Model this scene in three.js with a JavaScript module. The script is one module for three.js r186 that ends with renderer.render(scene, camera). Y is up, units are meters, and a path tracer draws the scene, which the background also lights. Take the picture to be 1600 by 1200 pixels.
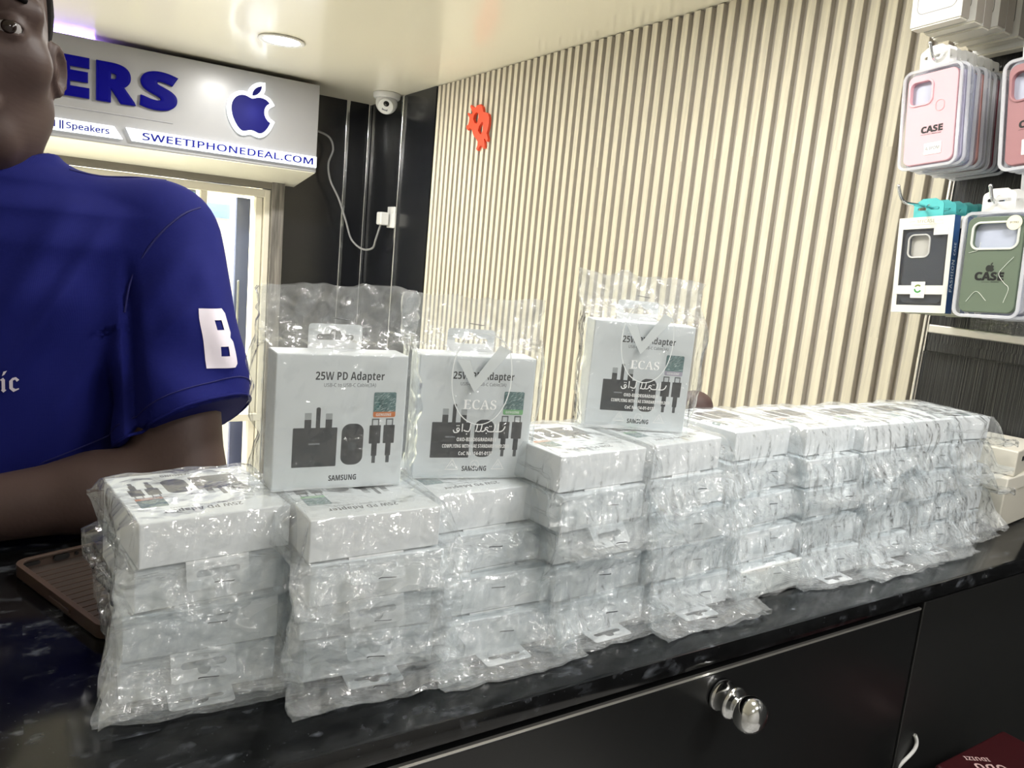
import * as THREE from 'three';
import { RoundedBoxGeometry } from 'three/addons/geometries/RoundedBoxGeometry.js';
import { TextGeometry } from 'three/addons/geometries/TextGeometry.js';
import { FontLoader } from 'three/addons/loaders/FontLoader.js';
import { RectAreaLightUniformsLib } from 'three/addons/lights/RectAreaLightUniformsLib.js';
import { mergeGeometries, mergeVertices, toCreasedNormals } from 'three/addons/utils/BufferGeometryUtils.js';

// ---------------------------------------------------------------- camera, light, exposure
const scene = new THREE.Scene();
const EYE = 1.30;                                   // camera height; the counter top is at 1.00
const rad = (d) => d * Math.PI / 180;
const camera = new THREE.PerspectiveCamera(53.13, 4 / 3, 0.02, 30);
camera.position.set(0, EYE, 0);
camera.rotation.set(rad(-9.45), rad(-33.2), rad(5.37), 'YXZ');
const renderer = new THREE.WebGLRenderer({ antialias: true });
renderer.toneMapping = THREE.LinearToneMapping;
renderer.toneMappingExposure = 2.85;
renderer.shadowMap.enabled = true;
scene.background = new THREE.Color(0x000000);
RectAreaLightUniformsLib.init();
const CEIL = EYE + 0.5625;                          // low mezzanine ceiling
// ceiling downlights [x, z, power]; the second one from the sign is in the picture
const DOWNLIGHTS = [[0.663, -2.42, 50], [-0.55, -2.42, 48], [0.62, -1.0, 34], [-0.45, -1.55, 24], [0.72, -0.2, 20], [0.9, 0.55, 27], [0.25, 0.75, 14]];
const WARM = [1.0, 0.98, 0.945], COOL = [0.93, 0.97, 1.0];

// ---------------------------------------------------------------- helpers
function rng(seed) { let a = seed >>> 0; return () => { a = (a + 0x6D2B79F5) | 0; let t = Math.imul(a ^ (a >>> 15), 1 | a); t = (t + Math.imul(t ^ (t >>> 7), 61 | t)) ^ t; return ((t ^ (t >>> 14)) >>> 0) / 4294967296; }; }
const used = new Map();
function numbered(n) { const k = used.get(n) || 0; used.set(n, k + 1); return k ? n + '_' + String(k).padStart(3, '0') : n; }
function shade(o) { o.traverse((c) => { if (c.isMesh) { c.castShadow = true; c.receiveShadow = true; } }); return o; }
function part(name, geo, mat, parent, pos, rot) {
  const m = new THREE.Mesh(geo, mat); m.name = name; m.castShadow = m.receiveShadow = true;
  if (pos) m.position.set(...pos); if (rot) m.rotation.set(...rot);
  parent.add(m); return m;
}
function thing(name, label, category, pos, turn, group) {
  const g = new THREE.Group(); g.name = numbered(name); scene.add(g);
  if (pos) g.position.set(...pos); if (turn) g.rotation.y = turn;
  g.userData = { label, category }; if (group) g.userData.group = group;
  return g;
}
function solo(name, label, category, geo, mat, pos, rot, group) {
  const m = part(numbered(name), geo, mat, scene, pos, rot); m.userData = { label, category }; if (group) m.userData.group = group; return m;
}
function struct(name, geo, mat, pos, rot) { const m = part(name, geo, mat, scene, pos, rot); m.userData = { kind: 'structure' }; return m; }
function copyOf(src, label, group) {
  const c = src.clone(); c.name = numbered(src.name.replace(/_\d{3}$/, '')); scene.add(c);
  c.userData = { ...src.userData, label }; if (group) c.userData.group = group; return c;
}
const box = (w, h, d) => new THREE.BoxGeometry(w, h, d);
const rbox = (w, h, d, r = 0.002, s = 2) => new RoundedBoxGeometry(w, h, d, s, r);
const moved = (g, x, y, z) => { g.translate(x, y, z); return g; };
function clean(g) { const o = g.index ? g.toNonIndexed() : g.clone(); for (const k of Object.keys(o.attributes)) if (!['position', 'normal', 'uv'].includes(k)) o.deleteAttribute(k); o.clearGroups(); return o; }
const join = (...gs) => mergeGeometries(gs.map(clean));
function roundedRect(w, h, r, x = 0, y = 0, S = THREE.Shape) {
  const s = new S(), a = x - w / 2, b = y - h / 2; r = Math.min(r, w / 2, h / 2);
  s.moveTo(a + r, b); s.lineTo(a + w - r, b); s.absarc(a + w - r, b + r, r, -Math.PI / 2, 0, false);
  s.lineTo(a + w, b + h - r); s.absarc(a + w - r, b + h - r, r, 0, Math.PI / 2, false);
  s.lineTo(a + r, b + h); s.absarc(a + r, b + h - r, r, Math.PI / 2, Math.PI, false);
  s.lineTo(a, b + r); s.absarc(a + r, b + r, r, Math.PI, Math.PI * 1.5, false); return s;
}
const extrude = (s, d, bevel = 0, seg = 8) => new THREE.ExtrudeGeometry(s, { depth: d, bevelEnabled: bevel > 0, bevelThickness: bevel, bevelSize: bevel, bevelOffset: -bevel, bevelSegments: 2, curveSegments: seg });
const tube = (pts, r, n = 40, k = 8) => new THREE.TubeGeometry(new THREE.CatmullRomCurve3(pts.map((p) => new THREE.Vector3(...p))), n, r, k, false);
const lathe = (pts, n = 40) => new THREE.LatheGeometry(pts.map((p) => new THREE.Vector2(...p)), n);
function std(color, roughness = 0.6, extra = {}) { return new THREE.MeshPhysicalMaterial({ color, roughness, ...extra }); }
const lin = (r, g, b) => new THREE.Color().setRGB(r, g, b);

// value noise, fbm
const hash = (x, y, s) => { let h = Math.imul(x, 374761393) ^ Math.imul(y, 668265263) ^ Math.imul(s, 982451653); h = Math.imul(h ^ (h >>> 13), 1274126177); return ((h ^ (h >>> 16)) >>> 0) / 4294967296; };
function vnoise(x, y, s, per = 1 << 20) {
  const xi = Math.floor(x), yi = Math.floor(y), fx = x - xi, fy = y - yi, u = fx * fx * (3 - 2 * fx), v = fy * fy * (3 - 2 * fy), m = (a) => ((a % per) + per) % per;
  const a = hash(m(xi), m(yi), s), b = hash(m(xi + 1), m(yi), s), c = hash(m(xi), m(yi + 1), s), d = hash(m(xi + 1), m(yi + 1), s);
  return a + (b - a) * u + (c - a) * v + (a - b - c + d) * u * v;
}
function fbm(x, y, s, o = 4, per = 1 << 20) { let t = 0, a = 0.5, n = 0; for (let i = 0; i < o; i++) { t += a * vnoise(x, y, s + i, per); n += a; a *= 0.5; x *= 2; y *= 2; per *= 2; } return t / n; }
function dataTex(w, h, fn, srgb = true, rep) {
  const d = new Uint8Array(w * h * 4);
  for (let j = 0; j < h; j++) for (let i = 0; i < w; i++) { const c = fn(i / w, j / h, i, j), k = (j * w + i) * 4; for (let q = 0; q < 4; q++) d[k + q] = Math.max(0, Math.min(255, (q < 3 ? c[q] : (c[3] ?? 1)) * 255)); }
  const t = new THREE.DataTexture(d, w, h); t.magFilter = THREE.LinearFilter; t.minFilter = THREE.LinearMipmapLinearFilter; t.generateMipmaps = true;
  t.wrapS = t.wrapT = THREE.RepeatWrapping; if (srgb) t.colorSpace = THREE.SRGBColorSpace; if (rep) t.repeat.set(...rep); t.needsUpdate = true; return t;
}
function canvasTex(w, h, draw) {
  const c = document.createElement('canvas'); c.width = w; c.height = h; const g = c.getContext('2d'); draw(g, w, h);
  const t = new THREE.CanvasTexture(c); t.colorSpace = THREE.SRGBColorSpace; t.anisotropy = 8; return t;
}
// uv in metres along the dominant axis of each face
function metreUV(g, s = 1) {
  g = g.index ? g.toNonIndexed() : g; const p = g.attributes.position, n = g.attributes.normal, uv = new Float32Array(p.count * 2);
  for (let i = 0; i < p.count; i++) {
    const ax = Math.abs(n.getX(i)), ay = Math.abs(n.getY(i)), az = Math.abs(n.getZ(i));
    const [u, v] = ay > ax && ay > az ? [p.getX(i), p.getZ(i)] : ax > az ? [p.getZ(i), p.getY(i)] : [p.getX(i), p.getY(i)];
    uv[2 * i] = u * s; uv[2 * i + 1] = v * s;
  }
  g.setAttribute('uv', new THREE.BufferAttribute(uv, 2)); return g;
}
const font = await new FontLoader().loadAsync('fonts/droid/droid_sans_bold.typeface.json');
const fontR = await new FontLoader().loadAsync('fonts/droid/droid_sans_regular.typeface.json');
// lettering stretched to an exact box
function letters(txt, f, x0, y0, x1, y1, depth, fat = 0, bev = 0) {
  const g = new TextGeometry(txt, { font: f, size: 1, depth: 0.1, curveSegments: 8, bevelEnabled: fat > 0, bevelSize: fat, bevelThickness: 0.02, bevelSegments: 2 });
  g.computeBoundingBox(); const b = g.boundingBox; g.translate(-b.min.x, -b.min.y, -b.min.z);
  g.scale((x1 - x0) / (b.max.x - b.min.x), (y1 - y0) / (b.max.y - b.min.y), depth / (b.max.z - b.min.z)); g.translate(x0, y0, 0); return g;
}
// ---------------------------------------------------------------- materials of the room
const woodGrain = dataTex(256, 1024, (u, v) => { const a = fbm(u * 24, v * 4, 3, 4, 24), b = vnoise(u * 90 + v * 40, v * 14, 9), k = 0.86 + 0.12 * a - 0.07 * (b > 0.72 ? 1 : 0) * a; return [k, k * 0.985, k * 0.94]; });
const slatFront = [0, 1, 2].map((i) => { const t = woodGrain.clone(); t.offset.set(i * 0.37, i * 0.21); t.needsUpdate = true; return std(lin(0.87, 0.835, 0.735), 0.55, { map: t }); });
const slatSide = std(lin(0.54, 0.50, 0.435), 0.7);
const ceilMat = std(lin(0.93, 0.885, 0.74), 0.27, { clearcoat: 0.3, clearcoatRoughness: 0.1 });
const wallWhite = std(lin(0.74, 0.73, 0.70), 0.6);
const blackPanel = std(lin(0.012, 0.013, 0.016), 0.22);
const blackWood = std(lin(0.03, 0.032, 0.034), 0.42, { bumpMap: dataTex(512, 256, (u, v) => { const k = vnoise(u * 240, v * 6, 5, 240) * 0.7 + vnoise(u * 90, v * 3, 8, 90) * 0.3; return [k, k, k]; }, false, [6, 2]), bumpScale: 0.0006,
  map: dataTex(512, 256, (u, v) => { const k = vnoise(u * 240, v * 6, 5, 240), w = k > 0.74 ? 1 : 0.62 + 0.2 * k; return [w, w, w]; }, true, [6, 2]) });
const chrome = std(lin(0.78, 0.79, 0.8), 0.12, { metalness: 1 });
const steel = std(lin(0.55, 0.56, 0.58), 0.22, { metalness: 1 });
const alum = std(lin(0.78, 0.76, 0.71), 0.35, { metalness: 0.8 });
const whitePlastic = std(lin(0.78, 0.78, 0.76), 0.3);
const paper = std(lin(0.80, 0.81, 0.82), 0.5);
const ink = std(lin(0.02, 0.02, 0.024), 0.5);

// ---------------------------------------------------------------- room shell
const BACK = -3.17, RIGHT = 1.25, LEFT = -1.7, FRONT = 1.5;
{
  const fl = metreUV(box(RIGHT - LEFT + 0.3, 0.1, FRONT - BACK + 1.6)); moved(fl, (RIGHT + LEFT) / 2, -0.05, (FRONT + BACK) / 2 - 0.5);
  struct('floor', fl, std(lin(0.88, 0.87, 0.85), 0.3, { map: dataTex(256, 256, (u, v) => { const e = (u % 0.5) < 0.006 || (v % 0.5) < 0.006 ? 0.55 : 1, k = e * (0.8 + 0.2 * fbm(u * 8, v * 8, 4, 4, 8)); return [k, k, k]; }) }));
  struct('ceiling', moved(box(RIGHT - LEFT + 0.3, 0.1, FRONT - BACK + 0.2), (RIGHT + LEFT) / 2, CEIL + 0.05, (FRONT + BACK) / 2), ceilMat);
  struct('wall_left', moved(box(0.1, CEIL, FRONT - BACK + 0.2), LEFT - 0.05, CEIL / 2, (FRONT + BACK) / 2), wallWhite);
  struct('wall_front', moved(box(RIGHT - LEFT + 0.3, CEIL, 0.1), (RIGHT + LEFT) / 2, CEIL / 2, FRONT + 0.05), wallWhite);
  // sign wall: dark glossy panels right of the shop window, opening at the window
  const WX = 0.842, WT = EYE + 0.168;
  const wb = struct('wall_back', join(moved(box(RIGHT + 0.15 - WX, CEIL, 0.1), (RIGHT + 0.15 + WX) / 2, CEIL / 2, BACK - 0.05), moved(box(WX - LEFT + 0.1, CEIL - WT, 0.1), (WX + LEFT - 0.1) / 2, (CEIL + WT) / 2, BACK - 0.05), moved(box(0.5, WT, 0.1), LEFT + 0.15, WT / 2, BACK - 0.05)), blackPanel);
  for (const [x, z, w] of [[1.148, BACK + 0.004, 0.016], [1.241, BACK + 0.008, 0.014]]) part('trim', rbox(w, CEIL - 0.002, 0.01, 0.003), chrome, wb, [x, CEIL / 2, z]);
  // stone-grey post at the window side
  struct('trim_1', moved(rbox(0.05, EYE + 0.2, 0.06, 0.004), 0.868, (EYE + 0.2) / 2, BACK + 0.015), std(lin(0.3, 0.28, 0.25), 0.8, { map: dataTex(128, 256, (u, v) => { const k = 0.55 + 0.6 * fbm(u * 6, v * 14, 21, 4); return [k, k, k]; }) }));
  // right wall: base, black glossy strip by the corner, fluted panelling, black end panel
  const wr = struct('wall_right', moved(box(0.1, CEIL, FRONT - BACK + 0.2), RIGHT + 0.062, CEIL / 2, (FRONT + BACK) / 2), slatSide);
  part('panel', moved(box(0.014, CEIL - 0.002, 0.6), RIGHT + 0.006, CEIL / 2, -2.568 - 0.3), blackPanel, wr);
  part('trim', rbox(0.012, CEIL - 0.002, 0.016, 0.003), chrome, wr, [RIGHT - 0.004, CEIL / 2, -2.836]);
  part('panel', moved(metreUV(box(0.014, CEIL - 0.002, 2.1)), RIGHT + 0.005, CEIL / 2, -0.69 + 1.05), blackWood, wr);
  part('trim', rbox(0.006, CEIL - 0.002, 0.004, 0.001), alum, wr, [RIGHT - 0.004, CEIL / 2, -0.694]);
  // slats: cream face, taupe flanks
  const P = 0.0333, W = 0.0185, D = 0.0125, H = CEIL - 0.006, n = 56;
  const sh = new THREE.Shape(); const b = 0.0008; [[-W / 2, 0], [-W / 2, D - b], [-W / 2 + b, D], [W / 2 - b, D], [W / 2, D - b], [W / 2, 0]].forEach(([x, y], i) => i ? sh.lineTo(x, y) : sh.moveTo(x, y));
  const face = new THREE.BufferGeometry();
  { const g = extrude(sh, H).toNonIndexed(); const p = g.attributes.position, fr = [], sd = []; // split by height over the base: the printed face against the flanks
    for (let i = 0; i < p.count; i += 3) { const up = p.getY(i) > D - 2 * b && p.getY(i + 1) > D - 2 * b && p.getY(i + 2) > D - 2 * b; (up ? fr : sd).push(i, i + 1, i + 2); }
    const order = [...fr, ...sd], pos = [], nor = [], uv = [];
    for (const i of order) { pos.push(p.getX(i), p.getY(i), p.getZ(i)); nor.push(g.attributes.normal.getX(i), g.attributes.normal.getY(i), g.attributes.normal.getZ(i)); uv.push(p.getX(i) * 8 + 0.5, p.getZ(i) * 1.3); }
    face.setAttribute('position', new THREE.Float32BufferAttribute(pos, 3)); face.setAttribute('normal', new THREE.Float32BufferAttribute(nor, 3)); face.setAttribute('uv', new THREE.Float32BufferAttribute(uv, 2));
    face.addGroup(0, fr.length, 0); face.addGroup(fr.length, sd.length, 1); }
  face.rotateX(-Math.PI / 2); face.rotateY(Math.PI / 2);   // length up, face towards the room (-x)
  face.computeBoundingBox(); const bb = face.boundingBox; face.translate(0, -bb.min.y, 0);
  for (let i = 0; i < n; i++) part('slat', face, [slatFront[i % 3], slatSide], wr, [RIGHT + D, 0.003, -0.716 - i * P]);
}
// ---------------------------------------------------------------- ceiling downlights
{
  const ring = lathe([[0.05, 0], [0.066, -0.001], [0.068, -0.004], [0.064, -0.007], [0.054, -0.005], [0.05, -0.003], [0.05, 0]], 48);
  const lens = new THREE.CylinderGeometry(0.0515, 0.0515, 0.003, 48);
  const glow = new THREE.MeshPhysicalMaterial({ color: 0xffffff, emissive: new THREE.Color(1, 0.97, 0.92), emissiveIntensity: 7, roughness: 0.5 });
  const where = ['in front of the illuminated sign', 'in front of the left part of the sign', 'over the walkway beside the slatted wall', 'behind the person', 'over the row of boxes', 'behind the customer on the right', 'behind the customer in the middle'];
  DOWNLIGHTS.forEach(([x, z, p], i) => {
    const t = thing('recessed_downlight', `round recessed ceiling downlight ${where[i]}`, 'ceiling light', [x, CEIL, z], 0, 'recessed ceiling downlights');
    part('trim_ring', ring, whitePlastic, t); part('lens', lens, glow, t, [0, -0.003, 0]);
    const l = new THREE.RectAreaLight(new THREE.Color(...WARM), p * 2.6, 0.09, 0.09); l.position.set(x, CEIL - 0.009, z); l.lookAt(x, 0, z); scene.add(l);
    if (i > 1) { t.scale.set(2.2, 1, 2.2); l.width = l.height = 0.198; l.intensity /= 4.84; }   // wider fittings over the counter and the walkway
  });
}
// ---------------------------------------------------------------- counter and cupboards
const CT = 1.0;
const granite = (() => {
  const col = dataTex(1024, 1024, (u, v) => {
    const a = fbm(u * 30 + 2.5 * fbm(u * 9, v * 9, 4, 3, 9), v * 44, 31, 4, 1 << 20), f = Math.max(0, a - 0.60) * 1.9, sp = vnoise(u * 300, v * 300, 5, 300);
    const g = 0.035 + 0.06 * fbm(u * 40, v * 40, 12, 3, 40) + f * 0.62 * (0.6 + 0.4 * vnoise(u * 120, v * 120, 77, 120)) + (sp > 0.968 ? 0.22 : 0);
    return [g * 0.95, g * 0.99, g * 1.06];
  });
  col.repeat.set(2.2, 2.2);
  return std(0xffffff, 0.13, { map: col, specularIntensity: 0.9 });
})();
{
  const s = new THREE.Shape(); const x0 = LEFT + 0.02, x1 = RIGHT - 0.002, zb = 0.835, zf = 0.392;   // plan, y of the shape = -z
  s.moveTo(x0, zf); s.lineTo(x1, zf); s.lineTo(x1, zb); s.lineTo(x0, zb); s.closePath();
  const g = extrude(s, 0.011, 0.0035, 4); g.rotateX(-Math.PI / 2); g.translate(0, CT - 0.0145, 0);
  solo('granite_worktop', 'polished black granite worktop with grey flecks under all the boxes', 'worktop', metreUV(toCreasedNormals(g, 0.7)), granite);
  const gloss = std(lin(0.010, 0.0105, 0.011), 0.3, { clearcoat: 0.25, clearcoatRoughness: 0.25 });
  const zc = -0.424, top = CT - 0.03;
  const c1 = thing('counter_cabinet', 'black counter cabinet with a chrome ball knob and bright top edge strip', 'cabinet', [0.12, 0, -0.42]);
  const xs = [LEFT + 0.04, -0.74, 0.04, 0.826, RIGHT - 0.004];
  part('carcass', box(0.826 - xs[0], CT - 0.026, 0.36), gloss, c1, [(0.826 + xs[0]) / 2 - 0.12, (CT - 0.026) / 2, -0.186]);
  for (let i = 0; i < 3; i++) {
    const w = xs[i + 1] - xs[i] - 0.003, cx = (xs[i] + xs[i + 1]) / 2 - 0.12;
    const d = part('drawer', rbox(w, 0.905, 0.018, 0.0015), gloss, c1, [cx, CT - 0.0378 - 0.4525, 0.004]);
    part('edge_strip', box(w, 0.0022, 0.003), alum, d, [0, 0.4535, 0.0075]);
    if (i > 0) {
      const k = part('knob', lathe([[0, 0], [0.014, 0], [0.0145, 0.002], [0.0142, 0.004], [0.0125, 0.0055], [0.0122, 0.0125], [0.0145, 0.0145], [0.0148, 0.0165], [0.013, 0.0185], [0.0075, 0.0195], [0.007, 0.021], [0.0085, 0.0225], [0.012, 0.0245], [0.015, 0.0285], [0.016, 0.0335], [0.015, 0.039], [0.0115, 0.0435], [0.006, 0.0462], [0, 0.047]], 48), chrome, d, [0.513 - 0.12 - cx - (i === 1 ? 0.78 : 0), 0.9405 - (CT - 0.0378 - 0.4525), 0.009], [Math.PI / 2, 0, 0]);
    }
  }
  const c2 = thing('counter_cabinet', 'plain black end cabinet of the counter beside the black wall', 'cabinet', [1.04, 0, -0.42]);
  part('carcass', box(RIGHT - 0.832, CT - 0.026, 0.36), gloss, c2, [(RIGHT + 0.828) / 2 - 1.04, (CT - 0.026) / 2, -0.186]);
  part('door', rbox(RIGHT - 0.832, 0.93, 0.018, 0.0015), std(lin(0.016, 0.0165, 0.0165), 0.42), c2, [(RIGHT + 0.828) / 2 - 1.04, CT - 0.03 - 0.465, 0.004]);
  // torn strip of tape on the end cabinet
  const tp = []; for (let i = 0; i <= 10; i++) { const t = i / 10; tp.push([0.86 + 0.006 * Math.sin(t * 5) - 0.012 * t, EYE - 0.497 - 0.038 * t, -0.4055 + 0.003 * Math.sin(t * 4)]); }
  const tg = tube(tp, 0.0022, 30, 6);
  solo('tape_scrap', 'thin torn scrap of white tape stuck on the black cabinet near the red carton', 'tape', tg, whitePlastic);
  // red carton standing on the floor
  const red = std(lin(0.035, 0.002, 0.004), 0.45);
  const rc = thing('red_carton', 'dark red carton with pale upside-down lettering standing in front of the counter', 'carton', [0.915, 0, -0.32], 0);
  part('carton_body', rbox(0.15, 0.795, 0.1, 0.004), red, rc, [0, 0.3975, 0]);
  const tt = canvasTex(512, 256, (g, w, h) => { g.clearRect(0, 0, w, h); g.fillStyle = '#c9a9a6'; g.font = 'bold 120px sans-serif'; g.textAlign = 'center'; g.fillText('ODU', w / 2 - 20, 110); g.font = 'bold 64px sans-serif'; g.fillText('IDUIZI', w / 2 + 30, 190); });
  part('lettering', moved(new THREE.PlaneGeometry(0.075, 0.0375).rotateX(-Math.PI / 2), 0, 0, 0), new THREE.MeshPhysicalMaterial({ map: tt, transparent: true, roughness: 0.5 }), rc, [-0.018, 0.7956, -0.026], [0, 2.6, 0]);
}
// ---------------------------------------------------------------- phone case lying on the worktop
{
  const w = 0.076, l = 0.158, r = 0.012, t = thing('empty_phone_case', 'brown translucent soft phone case lying open side up on the granite at the left', 'phone case', [0.056, CT + 0.0005, -0.662], rad(20.5));
  const rim = roundedRect(w, l, r); rim.holes.push(roundedRect(w - 0.005, l - 0.005, r - 0.002, 0, 0, THREE.Path));
  const tan = std(lin(0.08, 0.052, 0.04), 0.32, { transmission: 0.15 });
  const gr = extrude(rim, 0.0082, 0.0012); gr.rotateX(-Math.PI / 2); gr.translate(0, 0.0012, 0); part('rim', gr, tan, t);
  const fl = extrude(roundedRect(w - 0.004, l - 0.004, r - 0.002), 0.0014); fl.rotateX(-Math.PI / 2);
  part('back', fl, std(lin(0.075, 0.058, 0.05), 0.28, { transmission: 0.35 }), t);
  const lip = roundedRect(w, l, r); lip.holes.push(roundedRect(w - 0.009, l - 0.009, r - 0.003, 0, 0, THREE.Path));
  const lg = extrude(lip, 0.0012, 0.0004); lg.rotateX(-Math.PI / 2); lg.translate(0, 0.0094, 0); part('lip', lg, tan, t);
  for (let i = 0; i < 15; i++) part('rib', box(w - 0.012, 0.0007, 0.0012), tan, t, [0, 0.0017, -l / 2 + 0.016 + i * 0.0092]);
  const dk = std(lin(0.008, 0.007, 0.007), 0.6);
  const hole = (x, wd, hh) => { const g = extrude(roundedRect(wd, hh, hh / 2), 0.0058); g.translate(0, 0, -0.0029); part('port_opening', g, dk, t, [x, 0.0058, -l / 2 + 0.0012]); };
  hole(-0.024, 0.014, 0.003); hole(0.0, 0.013, 0.0052); hole(0.0125, 0.003, 0.003); hole(0.022, 0.0058, 0.0058);
  part('button_cover', rbox(0.0016, 0.004, 0.034, 0.0007), tan, t, [-w / 2 - 0.0006, 0.0052, 0.012]);
}
// ---------------------------------------------------------------- bagged adapter cartons
const BW = 0.0945, BH = 0.098, BT = 0.0292, LAYER = 0.0305;
const facePrint = canvasTex(1024, 1120, (g, w, h) => {
  const X = (u) => u * w, Y = (v) => v * h; g.fillStyle = '#e2e6e8'; g.fillRect(0, 0, w, h);
  g.fillStyle = '#1c2025'; g.textAlign = 'center'; g.font = 'bold 92px sans-serif'; g.fillText('25W PD Adapter', X(0.55), Y(0.185), X(0.53));
  g.fillStyle = '#555b61'; g.font = '40px sans-serif'; g.fillText('USB-C to USB-C Cable(3A)', X(0.55), Y(0.235), X(0.4));
  const rr = (x0, y0, x1, y1, r) => { g.beginPath(); g.roundRect(X(x0), Y(y0), X(x1 - x0), Y(y1 - y0), r); g.fill(); };
  for (const [a, b, c] of [[0.222, 0.272, 0.425], [0.306, 0.338, 0.385], [0.378, 0.428, 0.43]]) {
    g.fillStyle = a === 0.306 ? '#2b2d30' : '#a9adaf'; rr(a, c, b, 0.6, a === 0.306 ? 14 : 3); if (a !== 0.306) { g.fillStyle = '#2b2d30'; rr(a, 0.475, b, 0.6, 2); }
  }
  g.fillStyle = '#2a2c30'; rr(0.14, 0.535, 0.47, 0.825, 6); g.fillStyle = '#b9bdc1'; g.font = 'bold 18px sans-serif'; g.fillText('SAMSUNG', X(0.3), Y(0.66));
  g.fillStyle = '#2a2c30'; rr(0.505, 0.51, 0.675, 0.82, 70); g.fillStyle = '#3d4045'; g.beginPath(); g.ellipse(X(0.59), Y(0.68), 34, 40, 0, 0, 7); g.fill();
  for (const x of [0.765, 0.877]) {
    g.fillStyle = '#5d6165'; rr(x - 0.03, 0.475, x + 0.03, 0.54, 4); g.fillStyle = '#d5d9dc'; rr(x - 0.02, 0.485, x + 0.02, 0.525, 3);
    g.fillStyle = '#2a2c30'; rr(x - 0.045, 0.525, x + 0.045, 0.665, 6); rr(x - 0.022, 0.665, x + 0.022, 0.76, 4); g.fillStyle = '#44474b'; rr(x - 0.014, 0.76, x + 0.014, 0.815, 2);
  }
  g.fillStyle = '#24282d'; g.font = '900 62px sans-serif'; g.fillText('SAMSUNG', X(0.53), Y(0.935), X(0.22));
});
const holoPrint = (tint) => canvasTex(256, 256, (g, w, h) => {
  g.fillStyle = '#5f7f80'; g.fillRect(0, 0, w, h); const r = rng(tint === 'o' ? 3 : tint === 'g' ? 4 : 5);
  for (let i = 0; i < 260; i++) { g.strokeStyle = ['#b9d0cf', '#2d4b4d', '#7fa3a2', '#dfeceb'][Math.floor(r() * 4)]; g.lineWidth = 2 + r() * 2; const x = r() * w, y = r() * h; g.beginPath(); g.moveTo(x, y); g.lineTo(x + 24, y - 12); g.stroke(); }
  g.fillStyle = tint === 'o' ? '#e98a4c' : tint === 'g' ? '#86c486' : '#b8b2c4'; g.fillRect(0, 200, w, 56); g.fillStyle = '#fff'; g.font = 'bold 40px sans-serif'; g.fillText('GENUINE', 30, 243, 190);
});
const finePrint = canvasTex(768, 256, (g, w, h) => {
  g.fillStyle = '#e6e8e6'; g.fillRect(0, 0, w, h); g.fillStyle = '#6d7276'; const r = rng(12);
  for (let j = 0; j < 9; j++) { let x = 20; while (x < 230) { const k = 6 + r() * 20; g.fillRect(x, 70 + j * 17, k, 5); x += k + 6; } }
  for (let i = 0; i < 10; i++) g.fillRect(30 + i * 46 + r() * 12, 20 + r() * 10, 16 + r() * 12, 5);
  g.fillStyle = '#2f3336'; g.fillRect(700, 40, 34, 16); g.fillRect(704, 66, 26, 26); g.fillRect(700, 100, 30, 70); g.fillRect(706, 184, 22, 30);
});
const cartonWhite = std(lin(0.80, 0.82, 0.84), 0.42), cartonFace = std(0xffffff, 0.4, { map: facePrint }), cartonBase = std(0xffffff, 0.42, { map: finePrint });
const crumpleBump = dataTex(512, 512, (u, v) => { const r = (k) => { const a = hash(k, 1, 9) * 6.283, q = Math.round(Math.cos(a) * (3 + k)), s = Math.round(Math.sin(a) * (3 + k)); const t = q * u + s * v + hash(k, 2, 9) + 0.6 * vnoise(u * 5, v * 5, k, 5); return Math.abs((t - Math.floor(t)) * 2 - 1) / (1 + 0.12 * k); }; let s = 0; for (let k = 0; k < 9; k++) s += r(k); for (let k = 9; k < 26; k++) s += 0.35 * r(k); s = s / 6; return [s, s, s]; }, false);
const film = new THREE.MeshPhysicalMaterial({ color: lin(0.965, 0.982, 0.99), transmission: 0.93, roughness: 0.1, thickness: 0, ior: 1.5, bumpMap: crumpleBump, bumpScale: 0.006, side: THREE.DoubleSide });
const filmLoose = film.clone(); filmLoose.transmission = 0.85; filmLoose.roughness = 0.1; filmLoose.bumpScale = 0.013; const filmTop = filmLoose.clone(); filmTop.bumpScale = 0.006;
const tri = (t) => Math.abs((t - Math.floor(t)) * 2 - 1) - 0.5;
function crumpler(seed) {
  const r = rng(seed), w = []; for (let i = 0; i < 11; i++) { const a = r() * 6.283, b = (r() - 0.5) * 2, f = 9 + 60 * (i / 11) ** 1.3; w.push([Math.cos(a) * f, Math.sin(a) * f, b * f, r(), 1.0 / (1 + i * 0.55)]); }
  return (x, y, z) => { const wx = x + 0.006 * Math.sin(y * 90 + seed), wy = y + 0.006 * Math.sin(x * 80 + seed * 2); let s = 0; for (const [a, b, c, p, m] of w) s += m * tri(a * wx + b * wy + c * z + p); return s / 1.6; };
}
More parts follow.
